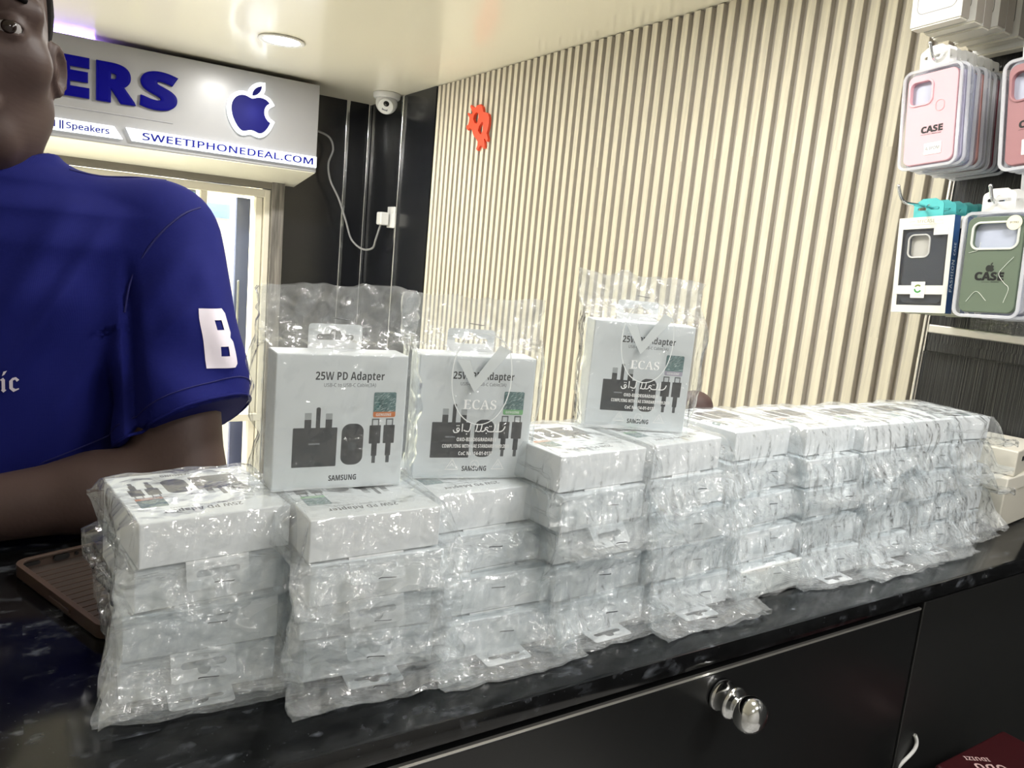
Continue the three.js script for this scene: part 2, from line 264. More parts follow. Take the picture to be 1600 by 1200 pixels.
// closed film sleeve round a carton standing on its lower edge (print towards +z), sealed flat beyond the hang-tab end
function bagGeometry(seed, o) {
  const c = crumpler(seed), c2 = crumpler(seed + 50), c3 = crumpler(seed + 90), NY = o.ny || 58, NF = 34, NS = 7, r = rng(seed + 7);
  const yb = -0.011, ye = BH + o.flap, pos = [], uv = [], idx = [], sm = (a, b, t) => { t = Math.max(0, Math.min(1, (t - a) / (b - a))); return t * t * (3 - 2 * t); };
  const ring = []; for (let i = 0; i < NF; i++) ring.push([-1 + 2 * i / NF, 1]); for (let i = 0; i < NS; i++) ring.push([1, 1 - 2 * i / NS]); for (let i = 0; i < NF; i++) ring.push([1 - 2 * i / NF, -1]); for (let i = 0; i < NS; i++) ring.push([-1, -1 + 2 * i / NS]);
  const n = ring.length, wl = r() * 0.006, wr = r() * 0.006, endTilt = (r() - 0.5) * 0.02;
  for (let j = 0; j <= NY; j++) {
    const t = j / NY, y0 = yb + (ye - yb) * (t < 0.5 ? t : t), k = sm(BH - 0.001, BH + 0.02, y0), q = sm(yb, 0.006, y0);
    const W = (BW / 2 + 0.0032) * (1 - k) + (BW / 2 + o.wide) * k + (1 - q) * 0.006, Dp = ((BT / 2 + o.gap) * (1 - k) + 0.0012 * k) * (0.03 + 0.97 * q);
    for (let i = 0; i <= n; i++) {
      const [a, b] = ring[i % n], body = (1 - k) * q;
      let x = a * W, z = b * Dp, y = y0;
      const cr = c(x, y, b * 0.01), cs = c2(x, y, b * 0.01);
      const edge = Math.abs(a) === 1 ? 1 : 0;
      if (edge && Math.abs(b) < 0.99) x += a * body * (o.side * (0.5 + cr) + (a > 0 ? wr : wl) * (0.6 + 1.2 * c3(0.2, y * 0.7, a)));
      else z += b * body * (1 - 0.75 * sm(BH - 0.014, BH, y0)) * o.amp * (0.45 + cr);
      const kk = k * sm(BH, BH + 0.03, y0) + (1 - q) * 0.6;
      z += kk * (o.wave * c3(x * 0.8, y * 0.8, 0) + 0.0042 * c(x * 2.0, y * 2.0, 1) + b * 0.0045 * (0.5 + cs));
      if (edge) x += a * kk * 0.006 * c2(y * 2, y, a);
      z += -o.lean * BT * 0.36 * k;                                   // the tab side pulls the flat end back
      y += k * (0.007 * c2(x * 1.2, 0.3, 0) * sm(BH + 0.015, ye, y0) + endTilt * x * 10 * sm(BH + 0.01, ye, y0) * 0.2);
      let P = o.bend ? bendPoint(x, y, z, o.bend + o.twist * Math.sin(x * 46 + seed) + 6 * o.twist * x) : [x, y, z];
      if (o.floor && P[2] < -BT / 2 - 0.0002) P = [P[0], P[1], -BT / 2 - 0.0002 + 0.0006 * (0.5 + cr) * k]; pos.push(...P); uv.push(x * 6 + (b > 0 ? 0 : 0.37) + (edge ? b * Dp * 6 : 0), (y0 + BT / 2 - Dp) * 6 + seed * 0.17);
    }
  }
  for (let j = 0; j < NY; j++) for (let i = 0; i < n; i++) { const a = j * (n + 1) + i, b = a + 1, d = a + n + 1, e = d + 1; idx.push(a, b, d, b, e, d); }
  const g = new THREE.BufferGeometry(); g.setAttribute('position', new THREE.Float32BufferAttribute(pos, 3)); g.setAttribute('uv', new THREE.Float32BufferAttribute(uv, 2)); g.setIndex(idx); g.computeVertexNormals(); const cut = Math.floor(NY * (BH + 0.004 - yb) / (ye - yb)) * n * 6; g.addGroup(0, cut, 0); g.addGroup(cut, idx.length - cut, 1); return g;
}
// points beyond the carton end curl over by an angle, over 25 mm
function bendPoint(x, y, z, th) {
  const y1 = BH + 0.0015; if (y <= y1) return [x, y, z];
  const L = 0.024, s = y - y1, a = th * Math.min(1, s / L); let cy = 0, cz = 0; const N = 8;
  for (let i = 0; i < N; i++) { const u = (i + 0.5) / N * Math.min(s, L), al = th * u / L; cy += Math.cos(al) * Math.min(s, L) / N; cz -= Math.sin(al) * Math.min(s, L) / N; }
  if (s > L) { cy += Math.cos(th) * (s - L); cz -= Math.sin(th) * (s - L); }
  return [x, y1 + cy + z * Math.sin(a) * 0.6, z + cz - z * (1 - Math.cos(a)) * 0.6];
}
const cartonGeo = (() => {
  const g = new RoundedBoxGeometry(BW, BH, BT, 2, 0.0011); g.translate(0, BH / 2, 0);
  const p = g.attributes.position, u = g.attributes.uv; const per = p.count / 6;
  for (let i = per * 4; i < per * 5; i++) u.setXY(i, p.getX(i) / BW + 0.5, p.getY(i) / BH);
  for (let i = per * 3; i < per * 4; i++) u.setXY(i, 0.5 - p.getX(i) / BW, 0.5 + p.getZ(i) / BT);
  return g;
})();
const cartonMats = [cartonWhite, cartonWhite, cartonWhite, cartonBase, cartonFace, cartonWhite];
const tabGeo = (() => {
  const s = new THREE.Shape(), w = 0.0395, h = 0.0185, r = 0.003; s.moveTo(-w / 2, 0); s.lineTo(w / 2, 0); s.lineTo(w / 2, h - r); s.quadraticCurveTo(w / 2, h, w / 2 - r, h); s.lineTo(-w / 2 + r, h); s.quadraticCurveTo(-w / 2, h, -w / 2, h - r); s.closePath();
  const e = new THREE.Path(); const y = 0.0088; e.moveTo(-0.0115, y - 0.0022); e.lineTo(0.0115, y - 0.0022); e.absarc(0.0115, y, 0.0022, -Math.PI / 2, Math.PI / 2, false); e.lineTo(0.0042, y + 0.0022); e.absarc(0, y + 0.0024, 0.0042, 0, Math.PI, false); e.lineTo(-0.0115, y + 0.0022); e.absarc(-0.0115, y, 0.0022, Math.PI / 2, Math.PI * 1.5, false); s.holes.push(e);
  return extrude(s, 0.0006, 0, 10);
})();
const stapleGeo = tube([[-0.006, 0, 0], [-0.0055, 0.0002, 0.0006], [0, 0, 0.0008], [0.0055, -0.0002, 0.0006], [0.006, 0, 0]], 0.00035, 12, 5);
const stapleMat = std(lin(0.12, 0.12, 0.125), 0.3, { metalness: 1 });
function makePackage(seed, o, tint) {
  const t = new THREE.Group(); t.name = 'bagged_adapter_carton';
  const c = part('carton', cartonGeo, cartonMats, t);
  const tab = part('hang_tab', tabGeo, paper, c, [o.tabX || 0, BH - 0.0004, -BT / 2 + 0.0001], [-(o.bend ? o.tab : -0.04), 0, 0]);
  const hs = part('hologram_sticker', extrude(roundedRect(0.0168, 0.0185, 0.0012), 0.0002), holoMats[tint], c, [0.33 * BW, BH * 0.63, BT / 2 + 0.00005]);
  const u = hs.geometry.attributes.uv, p = hs.geometry.attributes.position; for (let i = 0; i < u.count; i++) u.setXY(i, p.getX(i) / 0.0168 + 0.5, p.getY(i) / 0.0185 + 0.5);
  const b = part('plastic_bag', bagGeometry(seed, o), [o.hazy ? filmTop : film, filmLoose], t);
  const sp = o.bend ? bendPoint(0, BH + 0.0285, -o.lean * BT * 0.36, o.bend) : [0.002, BH + 0.0225, 0.0016 - o.lean * BT * 0.36];
  part('staple', stapleGeo, stapleMat, b, o.bend ? [sp[0], sp[1] + 0.002 * Math.sin(o.bend), sp[2] + 0.002 * Math.cos(o.bend)] : sp, [o.bend ? -o.bend : 0, 0, -0.06]);
  return t;
}
const holoMats = { o: std(0xffffff, 0.25, { map: holoPrint('o'), metalness: 0.3 }), g: std(0xffffff, 0.25, { map: holoPrint('g'), metalness: 0.3 }), v: std(0xffffff, 0.25, { map: holoPrint('v'), metalness: 0.3 }) };
{
  const QL = new THREE.Quaternion(0, Math.SQRT1_2, Math.SQRT1_2, 0), yq = new THREE.Quaternion(), UP = new THREE.Vector3(0, 1, 0), R = rng(77);
  const base = { flap: 0.043, wide: 0.0155, wave: 0.011, gap: 0.0005, amp: 0.0004, side: 0.005, lean: 1.6, twist: 0.16 };
  const mid = [[1.15, 1.35], [0.8, 1.1], [1.4, 1.5], [0.55, 0.9], [1.25, 1.3], [0.95, 1.2]].map(([bend, tab], i) => makePackage(11 + i * 3, { ...base, bend, tab, flap: 0.038 + 0.004 * (i % 3), tabX: (i % 3 - 1) * 0.004 }, 'ogv'[i % 3]));
  const low = [[0.95, 0.5], [0.22, 0.12], [0.5, 0.3]].map(([bend, tab], i) => makePackage(111 + i * 3, { ...base, bend, tab: Math.min(tab, 0.02), floor: true, lean: 0.9, flap: 0.036 + 0.003 * i, wave: 0.009, twist: 0.1 }, 'ogv'[i % 3]));
  const top = [[1.2, 1.35], [0.75, 1.15], [1.0, 1.4]].map(([bend, tab], i) => makePackage(61 + i * 5, { ...base, bend, tab, hazy: true, gap: 0.0012, amp: 0.0042, side: 0.008 }, 'ogv'[i % 3]));
  const sideways = makePackage(177, { ...base, bend: 0.16, tab: 0.02, hazy: true, gap: 0.001, amp: 0.002, side: 0.007, flap: 0.05, wave: 0.01 }, 'v');
  const fresh = new Set();
  function place(proto, label, group, pos, quat) {
    let t; if (!fresh.has(proto)) { fresh.add(proto); t = proto; t.name = numbered('bagged_adapter_carton'); scene.add(t); t.userData = { label, category: 'carton', group }; }
    else { t = proto.clone(); t.name = numbered('bagged_adapter_carton'); scene.add(t); t.userData = { label, category: 'carton', group }; }
    t.position.copy(pos); t.quaternion.copy(quat); return t;
  }
  // bottom [x, z, turn], top [x, z, turn], layers
  const STACKS = [[0.098, -0.487, -4, 0.1055, -0.486, 6.5, 4], [0.2065, -0.465, -4, 0.203, -0.4565, 1.2, 4], [0.308, -0.4535, 0, 0.301, -0.479, 4, 4], [0.406, -0.452, 2, 0.395, -0.457, 4.6, 5], [0.508, -0.45, -1, 0.5005, -0.469, 6.6, 5], [0.61, -0.4485, 2, 0.629, -0.491, 6.5, 5], [0.712, -0.452, -2, 0.731, -0.485, 4, 5], [0.813, -0.455, 1, 0.829, -0.48, 3, 5], [0.913, -0.46, -2, 0.926, -0.484, 2, 5], [1.008, -0.47, 3, 1.02, -0.484, 4, 5]];
  const ord = ['first', 'second', 'third', 'fourth', 'fifth', 'sixth', 'seventh', 'eighth', 'ninth', 'tenth'];
  const lay = { 4: ['bottom', 'second from bottom', 'third from bottom', 'topmost'], 5: ['bottom', 'second from bottom', 'middle', 'fourth from bottom', 'topmost'] };
  STACKS.forEach(([xb, zb, tb, xt, zt, tt, n], s) => {
    for (let k = 0; k < n; k++) {
      const last = k === n - 1, first = k === 0, m = k / (n - 1), x = xb + (xt - xb) * m, z = zb + (zt - zb) * m, yaw = tb + (tt - tb) * m, w = last || first ? 0.25 : 1, a = rad(yaw + (R() - 0.5) * 6 * w), dx = (R() - 0.5) * 0.006 * w, dz = (R() - 0.5) * 0.009 * w;
      let proto = last ? top[s % 3] : first ? low[s % 3] : mid[(s * 2 + k) % 6], label = `film-wrapped white adapter carton, ${lay[n][k]} in the ${ord[s]} stack from the left`;
      yq.setFromAxisAngle(UP, a);
      let F = new THREE.Vector3(x + dx, CT + 0.0006 + k * LAYER + BT / 2 + 0.0006, z + dz), q;
      if (s === 5 && k === 0) { // turned round: the lower edge with its small print faces out
        q = new THREE.Quaternion().setFromAxisAngle(UP, rad(yaw) + Math.PI).multiply(QL); label += ', small print facing out';
        proto = mid[1];
        F.add(new THREE.Vector3(0, 0, 0.004));
      } else { q = yq.clone().multiply(QL); F.add(new THREE.Vector3(0, 0, -BH).applyQuaternion(yq)); }
      if (s === 9 && (k === 4 || k === 2)) { // two cartons laid sideways: the sealed end points to the wall
        const e = new THREE.Quaternion().setFromAxisAngle(UP, rad(k === 4 ? 84 : 76)); q = e.clone().multiply(QL); proto = sideways; label += k === 4 ? ', sealed end pointing right' : ', laid sideways'; F.set(1.062, F.y, k === 4 ? -0.529 : -0.522).add(new THREE.Vector3(0, 0, -BH).applyQuaternion(e));
      }
      place(proto, label, 'bagged cartons stacked along the counter', F, q);
    }
  });
  // three cartons stood upright on the row, printed face to the viewer
  const up = { flap: 0.045, wide: 0.012, wave: 0.005, gap: 0.0012, amp: 0.0026, side: 0.006, lean: 0.9, twist: 0, bend: 0, ny: 70 };
  const stand = (seed, o, tint, label, L, Rr, y, yaw) => {
    const t = makePackage(seed, { ...up, ...o }, tint), n = [Math.sin(rad(yaw)), Math.cos(rad(yaw))];
    t.name = numbered('upright_adapter_carton'); scene.add(t); t.userData = { label, category: 'carton', group: 'bagged cartons stood upright on the stacks' };
    t.position.set((L[0] + Rr[0]) / 2 - n[0] * BT / 2, y, (L[1] + Rr[1]) / 2 - n[1] * BT / 2); t.rotation.y = rad(yaw); return t;
  };
  const y4 = CT + 4 * LAYER + 0.001, y5 = CT + 5 * LAYER + 0.001;
  const s1 = stand(201, { wide: 0.0115, flap: 0.046, side: 0.010 }, 'o', 'bagged white adapter carton standing upright, orange-edged hologram sticker, leftmost of the three', [0.1462, -0.5145], [0.2398, -0.507], y4, -4.5);
  const s2 = stand(207, { flap: 0.044 }, 'g', 'bagged white adapter carton standing upright, green-edged hologram sticker, between the other two', [0.2545, -0.518], [0.3465, -0.497], y4, -13);
  const s3 = stand(213, { flap: 0.042 }, 'v', 'bagged white adapter carton standing upright alone on the taller stacks before the slatted wall', [0.4296, -0.532], [0.516, -0.494], y5, -23.8);
  // white printing of the film bags
  const ecas = canvasTex(768, 1024, (g, w, h) => {
    g.clearRect(0, 0, w, h); const wht = 'rgba(252,254,254,0.95)'; g.strokeStyle = 'rgba(246,250,250,0.9)'; g.lineWidth = 8; g.textAlign = 'center';
    g.beginPath(); g.moveTo(384, 14); g.bezierCurveTo(540, 20, 606, 130, 604, 330); g.bezierCurveTo(602, 520, 520, 660, 390, 667); g.bezierCurveTo(250, 660, 168, 520, 166, 330); g.bezierCurveTo(164, 130, 230, 20, 384, 14); g.stroke();
    g.fillStyle = 'rgba(224,230,233,0.9)'; g.beginPath(); g.moveTo(190, 200); g.lineTo(285, 205); g.lineTo(335, 330); g.lineTo(500, 90); g.lineTo(585, 130); g.lineTo(336, 436); g.closePath(); g.fill();
    g.fillStyle = wht; g.font = 'bold 96px serif'; g.fillText('ECAS', 388, 556, 280); g.strokeStyle = wht; g.lineWidth = 8; g.lineCap = 'round';
    // the Arabic line, stroke by stroke
    const st = (...p) => { g.beginPath(); g.moveTo(p[0], p[1] + 120); for (let i = 2; i < p.length; i += 4) g.quadraticCurveTo(p[i], p[i + 1] + 120, p[i + 2], p[i + 3] + 120); g.stroke(); }, dt = (x, y, k) => { g.fillRect(x, y + 120, k, k); };
    st(590, 560, 582, 590, 560, 596, 540, 600, 520, 596); st(540, 540, 540, 570, 538, 596); st(515, 545, 515, 580, 505, 597, 480, 600, 462, 596, 455, 575, 440, 585, 430, 600, 415, 596); st(462, 570, 450, 560, 440, 575); dt(447, 606, 9); dt(470, 555, 8); dt(482, 555, 8);
    st(415, 545, 414, 580, 404, 597, 390, 600, 380, 596); st(380, 545, 380, 580, 370, 597); st(330, 545, 330, 580, 320, 597, 300, 600, 285, 590); dt(300, 612, 9); st(270, 545, 270, 570, 270, 597); st(245, 575, 225, 570, 232, 592, 250, 598, 250, 580, 248, 610, 215, 606, 208, 600, 206, 590); dt(226, 552, 8); dt(240, 552, 8);
    g.font = 'bold 38px sans-serif'; g.fillText('OXO-BIODEGRADABLE', 384, 790, 300); g.fillText('COMPLYING WITH UAE STANDARD 5009:2009', 384, 838, 505); g.fillText('CoC No.:14-01-0137', 384, 892, 260);
    g.lineWidth = 5; g.strokeStyle = 'rgba(250,252,252,0.9)'; for (const x of [215, 384, 560]) { g.beginPath(); if (x === 384) g.arc(x, 962, 32, 0, 7); else { g.moveTo(x - 46, 996); g.lineTo(x, 924); g.lineTo(x + 46, 996); g.closePath(); } g.stroke(); g.beginPath(); g.moveTo(x - 15, 975); g.lineTo(x, 952); g.lineTo(x + 15, 975); g.stroke(); }
  });
  const em = new THREE.MeshPhysicalMaterial({ map: ecas, transparent: true, roughness: 0.35, side: THREE.DoubleSide });
  for (const [t, c0] of [[s2, 5], [s3, 8]]) {
    const g = new THREE.PlaneGeometry(0.084, 0.112, 24, 32), c = crumpler(c0), p = g.attributes.position;
    for (let i = 0; i < p.count; i++) p.setZ(i, 0.0006 * c(p.getX(i), p.getY(i), 0));
    g.computeVertexNormals(); const b = t.children.find((k) => k.name === 'plastic_bag'); part('bag_print', g, em, b, [0.0015, 0.062, BT / 2 + 0.0046]);
  }
}
// ---------------------------------------------------------------- odds and ends at the right end of the worktop
{
  const cream = std(lin(0.72, 0.69, 0.60), 0.5);
  const t1 = thing('cream_box', 'flat cream box lying on the worktop end against the black wall', 'box', [1.168, CT, -0.535], 0.12);
  part('box_base', rbox(0.15, 0.05, 0.12, 0.002), cream, t1, [0, 0.025, 0]); part('lid', rbox(0.153, 0.02, 0.123, 0.002), std(lin(0.8, 0.77, 0.68), 0.5), t1, [0, 0.0605, 0]);
  const t2 = thing('cream_box', 'cream box with a small black mark on top of the flat one by the wall', 'box', [1.17, CT + 0.0708, -0.53], 0.22);
  part('box_body', rbox(0.13, 0.035, 0.1, 0.002), cream, t2, [0, 0.0175, 0]); part('black_mark', box(0.012, 0.006, 0.001), ink, t2, [-0.03, 0.022, 0.0505]);
  const g = new THREE.SphereGeometry(1, 32, 20); g.scale(0.0215, 0.017, 0.02);
  const st = thing('wooden_knob', 'small brown rounded knob peeping over the stacks right of the single upright carton', 'knob', [0.645, CT, -0.605]);
  part('cap', g, std(lin(0.07, 0.038, 0.032), 0.6), st, [0, 0.152, 0]); part('stem', lathe([[0, 0], [0.022, 0], [0.022, 0.006], [0.009, 0.012], [0.008, 0.13], [0.014, 0.144], [0, 0.147]]), std(lin(0.08, 0.04, 0.03), 0.5), st);
}
// ---------------------------------------------------------------- illuminated sign over the shop window
{
  const Z = -2.9, T = EYE + 0.547, B = EYE + 0.236, X1 = 0.94, X0 = -1.25, r = (y) => EYE + y;
  const grey = std(lin(0.30, 0.30, 0.305), 0.36, { clearcoat: 0.2, clearcoatRoughness: 0.2 }), navy = std(lin(0.001, 0.0006, 0.095), 0.45, { emissive: lin(0.0, 0.0, 0.02), emissiveIntensity: 1, specularIntensity: 0.15 });
  const t = thing('illuminated_sign', 'grey fascia sign with navy raised letters and lit fruit emblem above the shop window', 'sign', [0, 0, 0]);
  t.position.set(X0, B, Z);
  const P = (name, g, m, par = t) => { if (par === t) g.translate(-X0, -B, -Z); return part(name, g, m, par); };
  P('fascia', moved(rbox(X1 - X0, T - B, -2.9 + 3.165, 0.003), (X1 + X0) / 2, (T + B) / 2, Z - 0.1325), grey);
  P('soffit', moved(box(X1 - X0 - 0.006, 0.004, 0.263).rotateX(-0.17), (X1 + X0) / 2, B - 0.0225, Z - 0.133), std(lin(0.8, 0.77, 0.66), 0.35));
  const xs = { D: [-0.63, -0.51], R0: [-0.488, -0.373], E0: [-0.352, -0.27], A: [-0.25, -0.12], M: [-0.098, 0.05], E: [0.0985, 0.1975], R: [0.216, 0.331], S: [0.342, 0.457] };
  xs.M = [-0.098, 0.07];
  for (const k of ['D', 'R0', 'E0', 'A', 'M', 'E', 'R', 'S']) {
    const g = letters(k[0], font, xs[k][0], r(0.364), xs[k][1], r(0.486), 0.014, 0.055); g.translate(0, 0, Z + 0.0005); P('raised_letter', g, navy);
  }
  { const e = new THREE.Shape(); e.moveTo(0, 0); e.lineTo(0.262, 0); e.lineTo(0.262, -0.045); e.closePath(); const g = extrude(e, 0.004); g.rotateY(Math.PI / 2); g.translate(X1 - 0.008, B, Z - 0.003); P('soffit_cheek', g, grey); }
  P('groove_strip', moved(rbox(1.1, 0.004, 0.004, 0.0015), 0.445 - 0.55, r(0.331), Z + 0.001), std(lin(0.32, 0.32, 0.34), 0.4));
  const glow = new THREE.MeshPhysicalMaterial({ color: 0xffffff, emissive: new THREE.Color(0.80, 0.88, 1.0), emissiveIntensity: 0.42, roughness: 0.35 });
  const blue = std(lin(0.006, 0.010, 0.22), 0.5, { specularIntensity: 0.3 });
  const strip = (pts, name) => { const s = new THREE.Shape(); pts.forEach(([x, y], i) => i ? s.lineTo(x, r(y)) : s.moveTo(x, r(y))); const g = extrude(s, 0.012, 0.0015); g.translate(0, 0, Z + 0.002); return P(name, g, glow); };
  const a = strip([[0.320, 0.2545], [0.936, 0.2525], [0.936, 0.2915], [0.302, 0.294]], 'light_strip');
  const b = strip([[-0.75, 0.2545], [0.293, 0.2545], [0.268, 0.2915], [-0.75, 0.2915]], 'light_strip');
  const tx = (s, f, x0, y0, x1, y1, par) => { const g = letters(s, f, x0 - X0, r(y0) - B, x1 - X0, r(y1) - B, 0.0025, f === fontR ? 0.022 : 0.0); g.translate(0, 0, 0.0155); part('strip_lettering', g, blue, par); };
  tx('SWEETIPHONEDEAL.COM', fontR, 0.35, 0.2615, 0.922, 0.2855, a);
  tx('Speakers', fontR, 0.133, 0.258, 0.254, 0.2845, b); tx('Pixel', fontR, 0.035, 0.2635, 0.104, 0.2845, b);
  part('divider', moved(box(0.004, 0.026, 0.0025), 0.117 - X0, r(0.273) - B, 0.0165), blue, b); part('divider', moved(box(0.004, 0.026, 0.0025), 0.124 - X0, r(0.273) - B, 0.0165), blue, b);
  // lit fruit emblem: white border, blue face
  const body = new THREE.Shape(); const q = (x, y) => [x / 1000, -y / 1000];
  let cx = 318.7, cy = 268.7; body.moveTo(...q(cx, cy));
  const C = (...v) => { const p = []; for (let i = 0; i < 6; i += 2) p.push(...q(cx + v[i], cy + v[i + 1])); body.bezierCurveTo(...p); cx += v[4]; cy += v[5]; };
  C(-0.2, -36.7, 16.4, -64.4, 50, -84.8); C(-18.8, -26.9, -47.2, -41.7, -84.7, -44.6); C(-35.5, -2.8, -74.3, 20.7, -88.5, 20.7); C(-15, 0, -49.4, -19.7, -76.4, -19.7); C(-56, 0.8, -115.1, 44.4, -115.1, 133.2); C(0, 26.2, 4.8, 53.3, 14.4, 81.2); C(12.8, 36.7, 59, 126.7, 107.2, 125.2); C(25.2, -0.6, 43, -17.9, 75.8, -17.9); C(31.8, 0, 48.3, 17.9, 76.4, 17.9); C(48.6, -0.7, 90.4, -82.5, 102.6, -119.3); C(-65.2, -30.7, -61.7, -90, -61.7, -91.9);
  const leaf = new THREE.Shape(); cx = 262.1; cy = 104.5; leaf.moveTo(...q(cx, cy));
  const L = (...v) => { const p = []; for (let i = 0; i < 6; i += 2) p.push(...q(cx + v[i], cy + v[i + 1])); leaf.bezierCurveTo(...p); cx += v[4]; cy += v[5]; };
  L(27.3, -32.4, 24.8, -61.9, 24, -72.5); L(-24.1, 1.4, -52, 16.4, -67.9, 34.9); L(-17.5, 19.8, -27.8, 44.3, -25.6, 71.9); L(26.1, 2, 49.9, -11.4, 69.5, -34.3);
  const mk = (s, grow, depth) => new THREE.ExtrudeGeometry(s, { depth, bevelEnabled: true, bevelThickness: 0.002, bevelSize: Math.abs(grow), bevelOffset: grow < 0 ? grow * 2 : 0, bevelSegments: 2, curveSegments: 14 });
  const fit = (g, dz) => { const sc = 0.162 / 0.448; g.scale(sc, sc, 1); g.translate(0.6965 - 0.198 * sc, r(0.4145) + 0.275 * sc, Z + dz); return g; };
  const em = P('emblem', fit(join(mk(body, 0.034, 0.012), mk(leaf, 0.034, 0.012)), 0.002), new THREE.MeshPhysicalMaterial({ color: 0xffffff, emissive: new THREE.Color(0.86, 0.95, 1.0), emissiveIntensity: 0.5, roughness: 0.35 }));
  const eb = fit(join(mk(body, -0.004, 0.003), mk(leaf, -0.004, 0.003)), 0.0165); eb.translate(-X0, -B, -Z);
  part('emblem_face', eb, std(lin(0.002, 0.002, 0.085), 0.5, { emissive: lin(0, 0, 0.015), specularIntensity: 0.3 }), em);
  for (const [x, w] of [[0.62, 0.6], [-0.2, 0.9]]) { const l = new THREE.RectAreaLight(new THREE.Color(0.8, 0.88, 1), 0.9, w, 0.034); l.position.set(x, r(0.273), Z + 0.02); l.lookAt(x, r(0.273), 0); scene.add(l); }
  const pl = new THREE.PointLight(new THREE.Color(0.85, 0.94, 1), 0.003); pl.position.set(0.70, r(0.41), Z + 0.05); pl.shadow.radius = 2; scene.add(pl);
  // violet cove strip lying on top of the sign at its far left end
  const cv = thing('cove_light_strip', 'violet light strip lying on top of the sign box under the ceiling', 'light strip', [-0.15, T + 0.0002, Z - 0.1]);
  part('channel', moved(rbox(0.75, 0.003, 0.012, 0.001), 0, 0.0016, 0), whitePlastic, cv);
  part('diffuser', moved(rbox(0.74, 0.004, 0.008, 0.0015), 0, 0.005, 0), new THREE.MeshPhysicalMaterial({ color: 0xffffff, emissive: new THREE.Color(0.32, 0.2, 1.0), emissiveIntensity: 2.5, roughness: 0.4 }), cv);
  const cl = new THREE.RectAreaLight(new THREE.Color(0.35, 0.22, 1), 38, 0.74, 0.008); cl.position.set(-0.15, T + 0.0085, Z - 0.1); cl.lookAt(-0.15, 3, Z + 1.5); scene.add(cl);
}
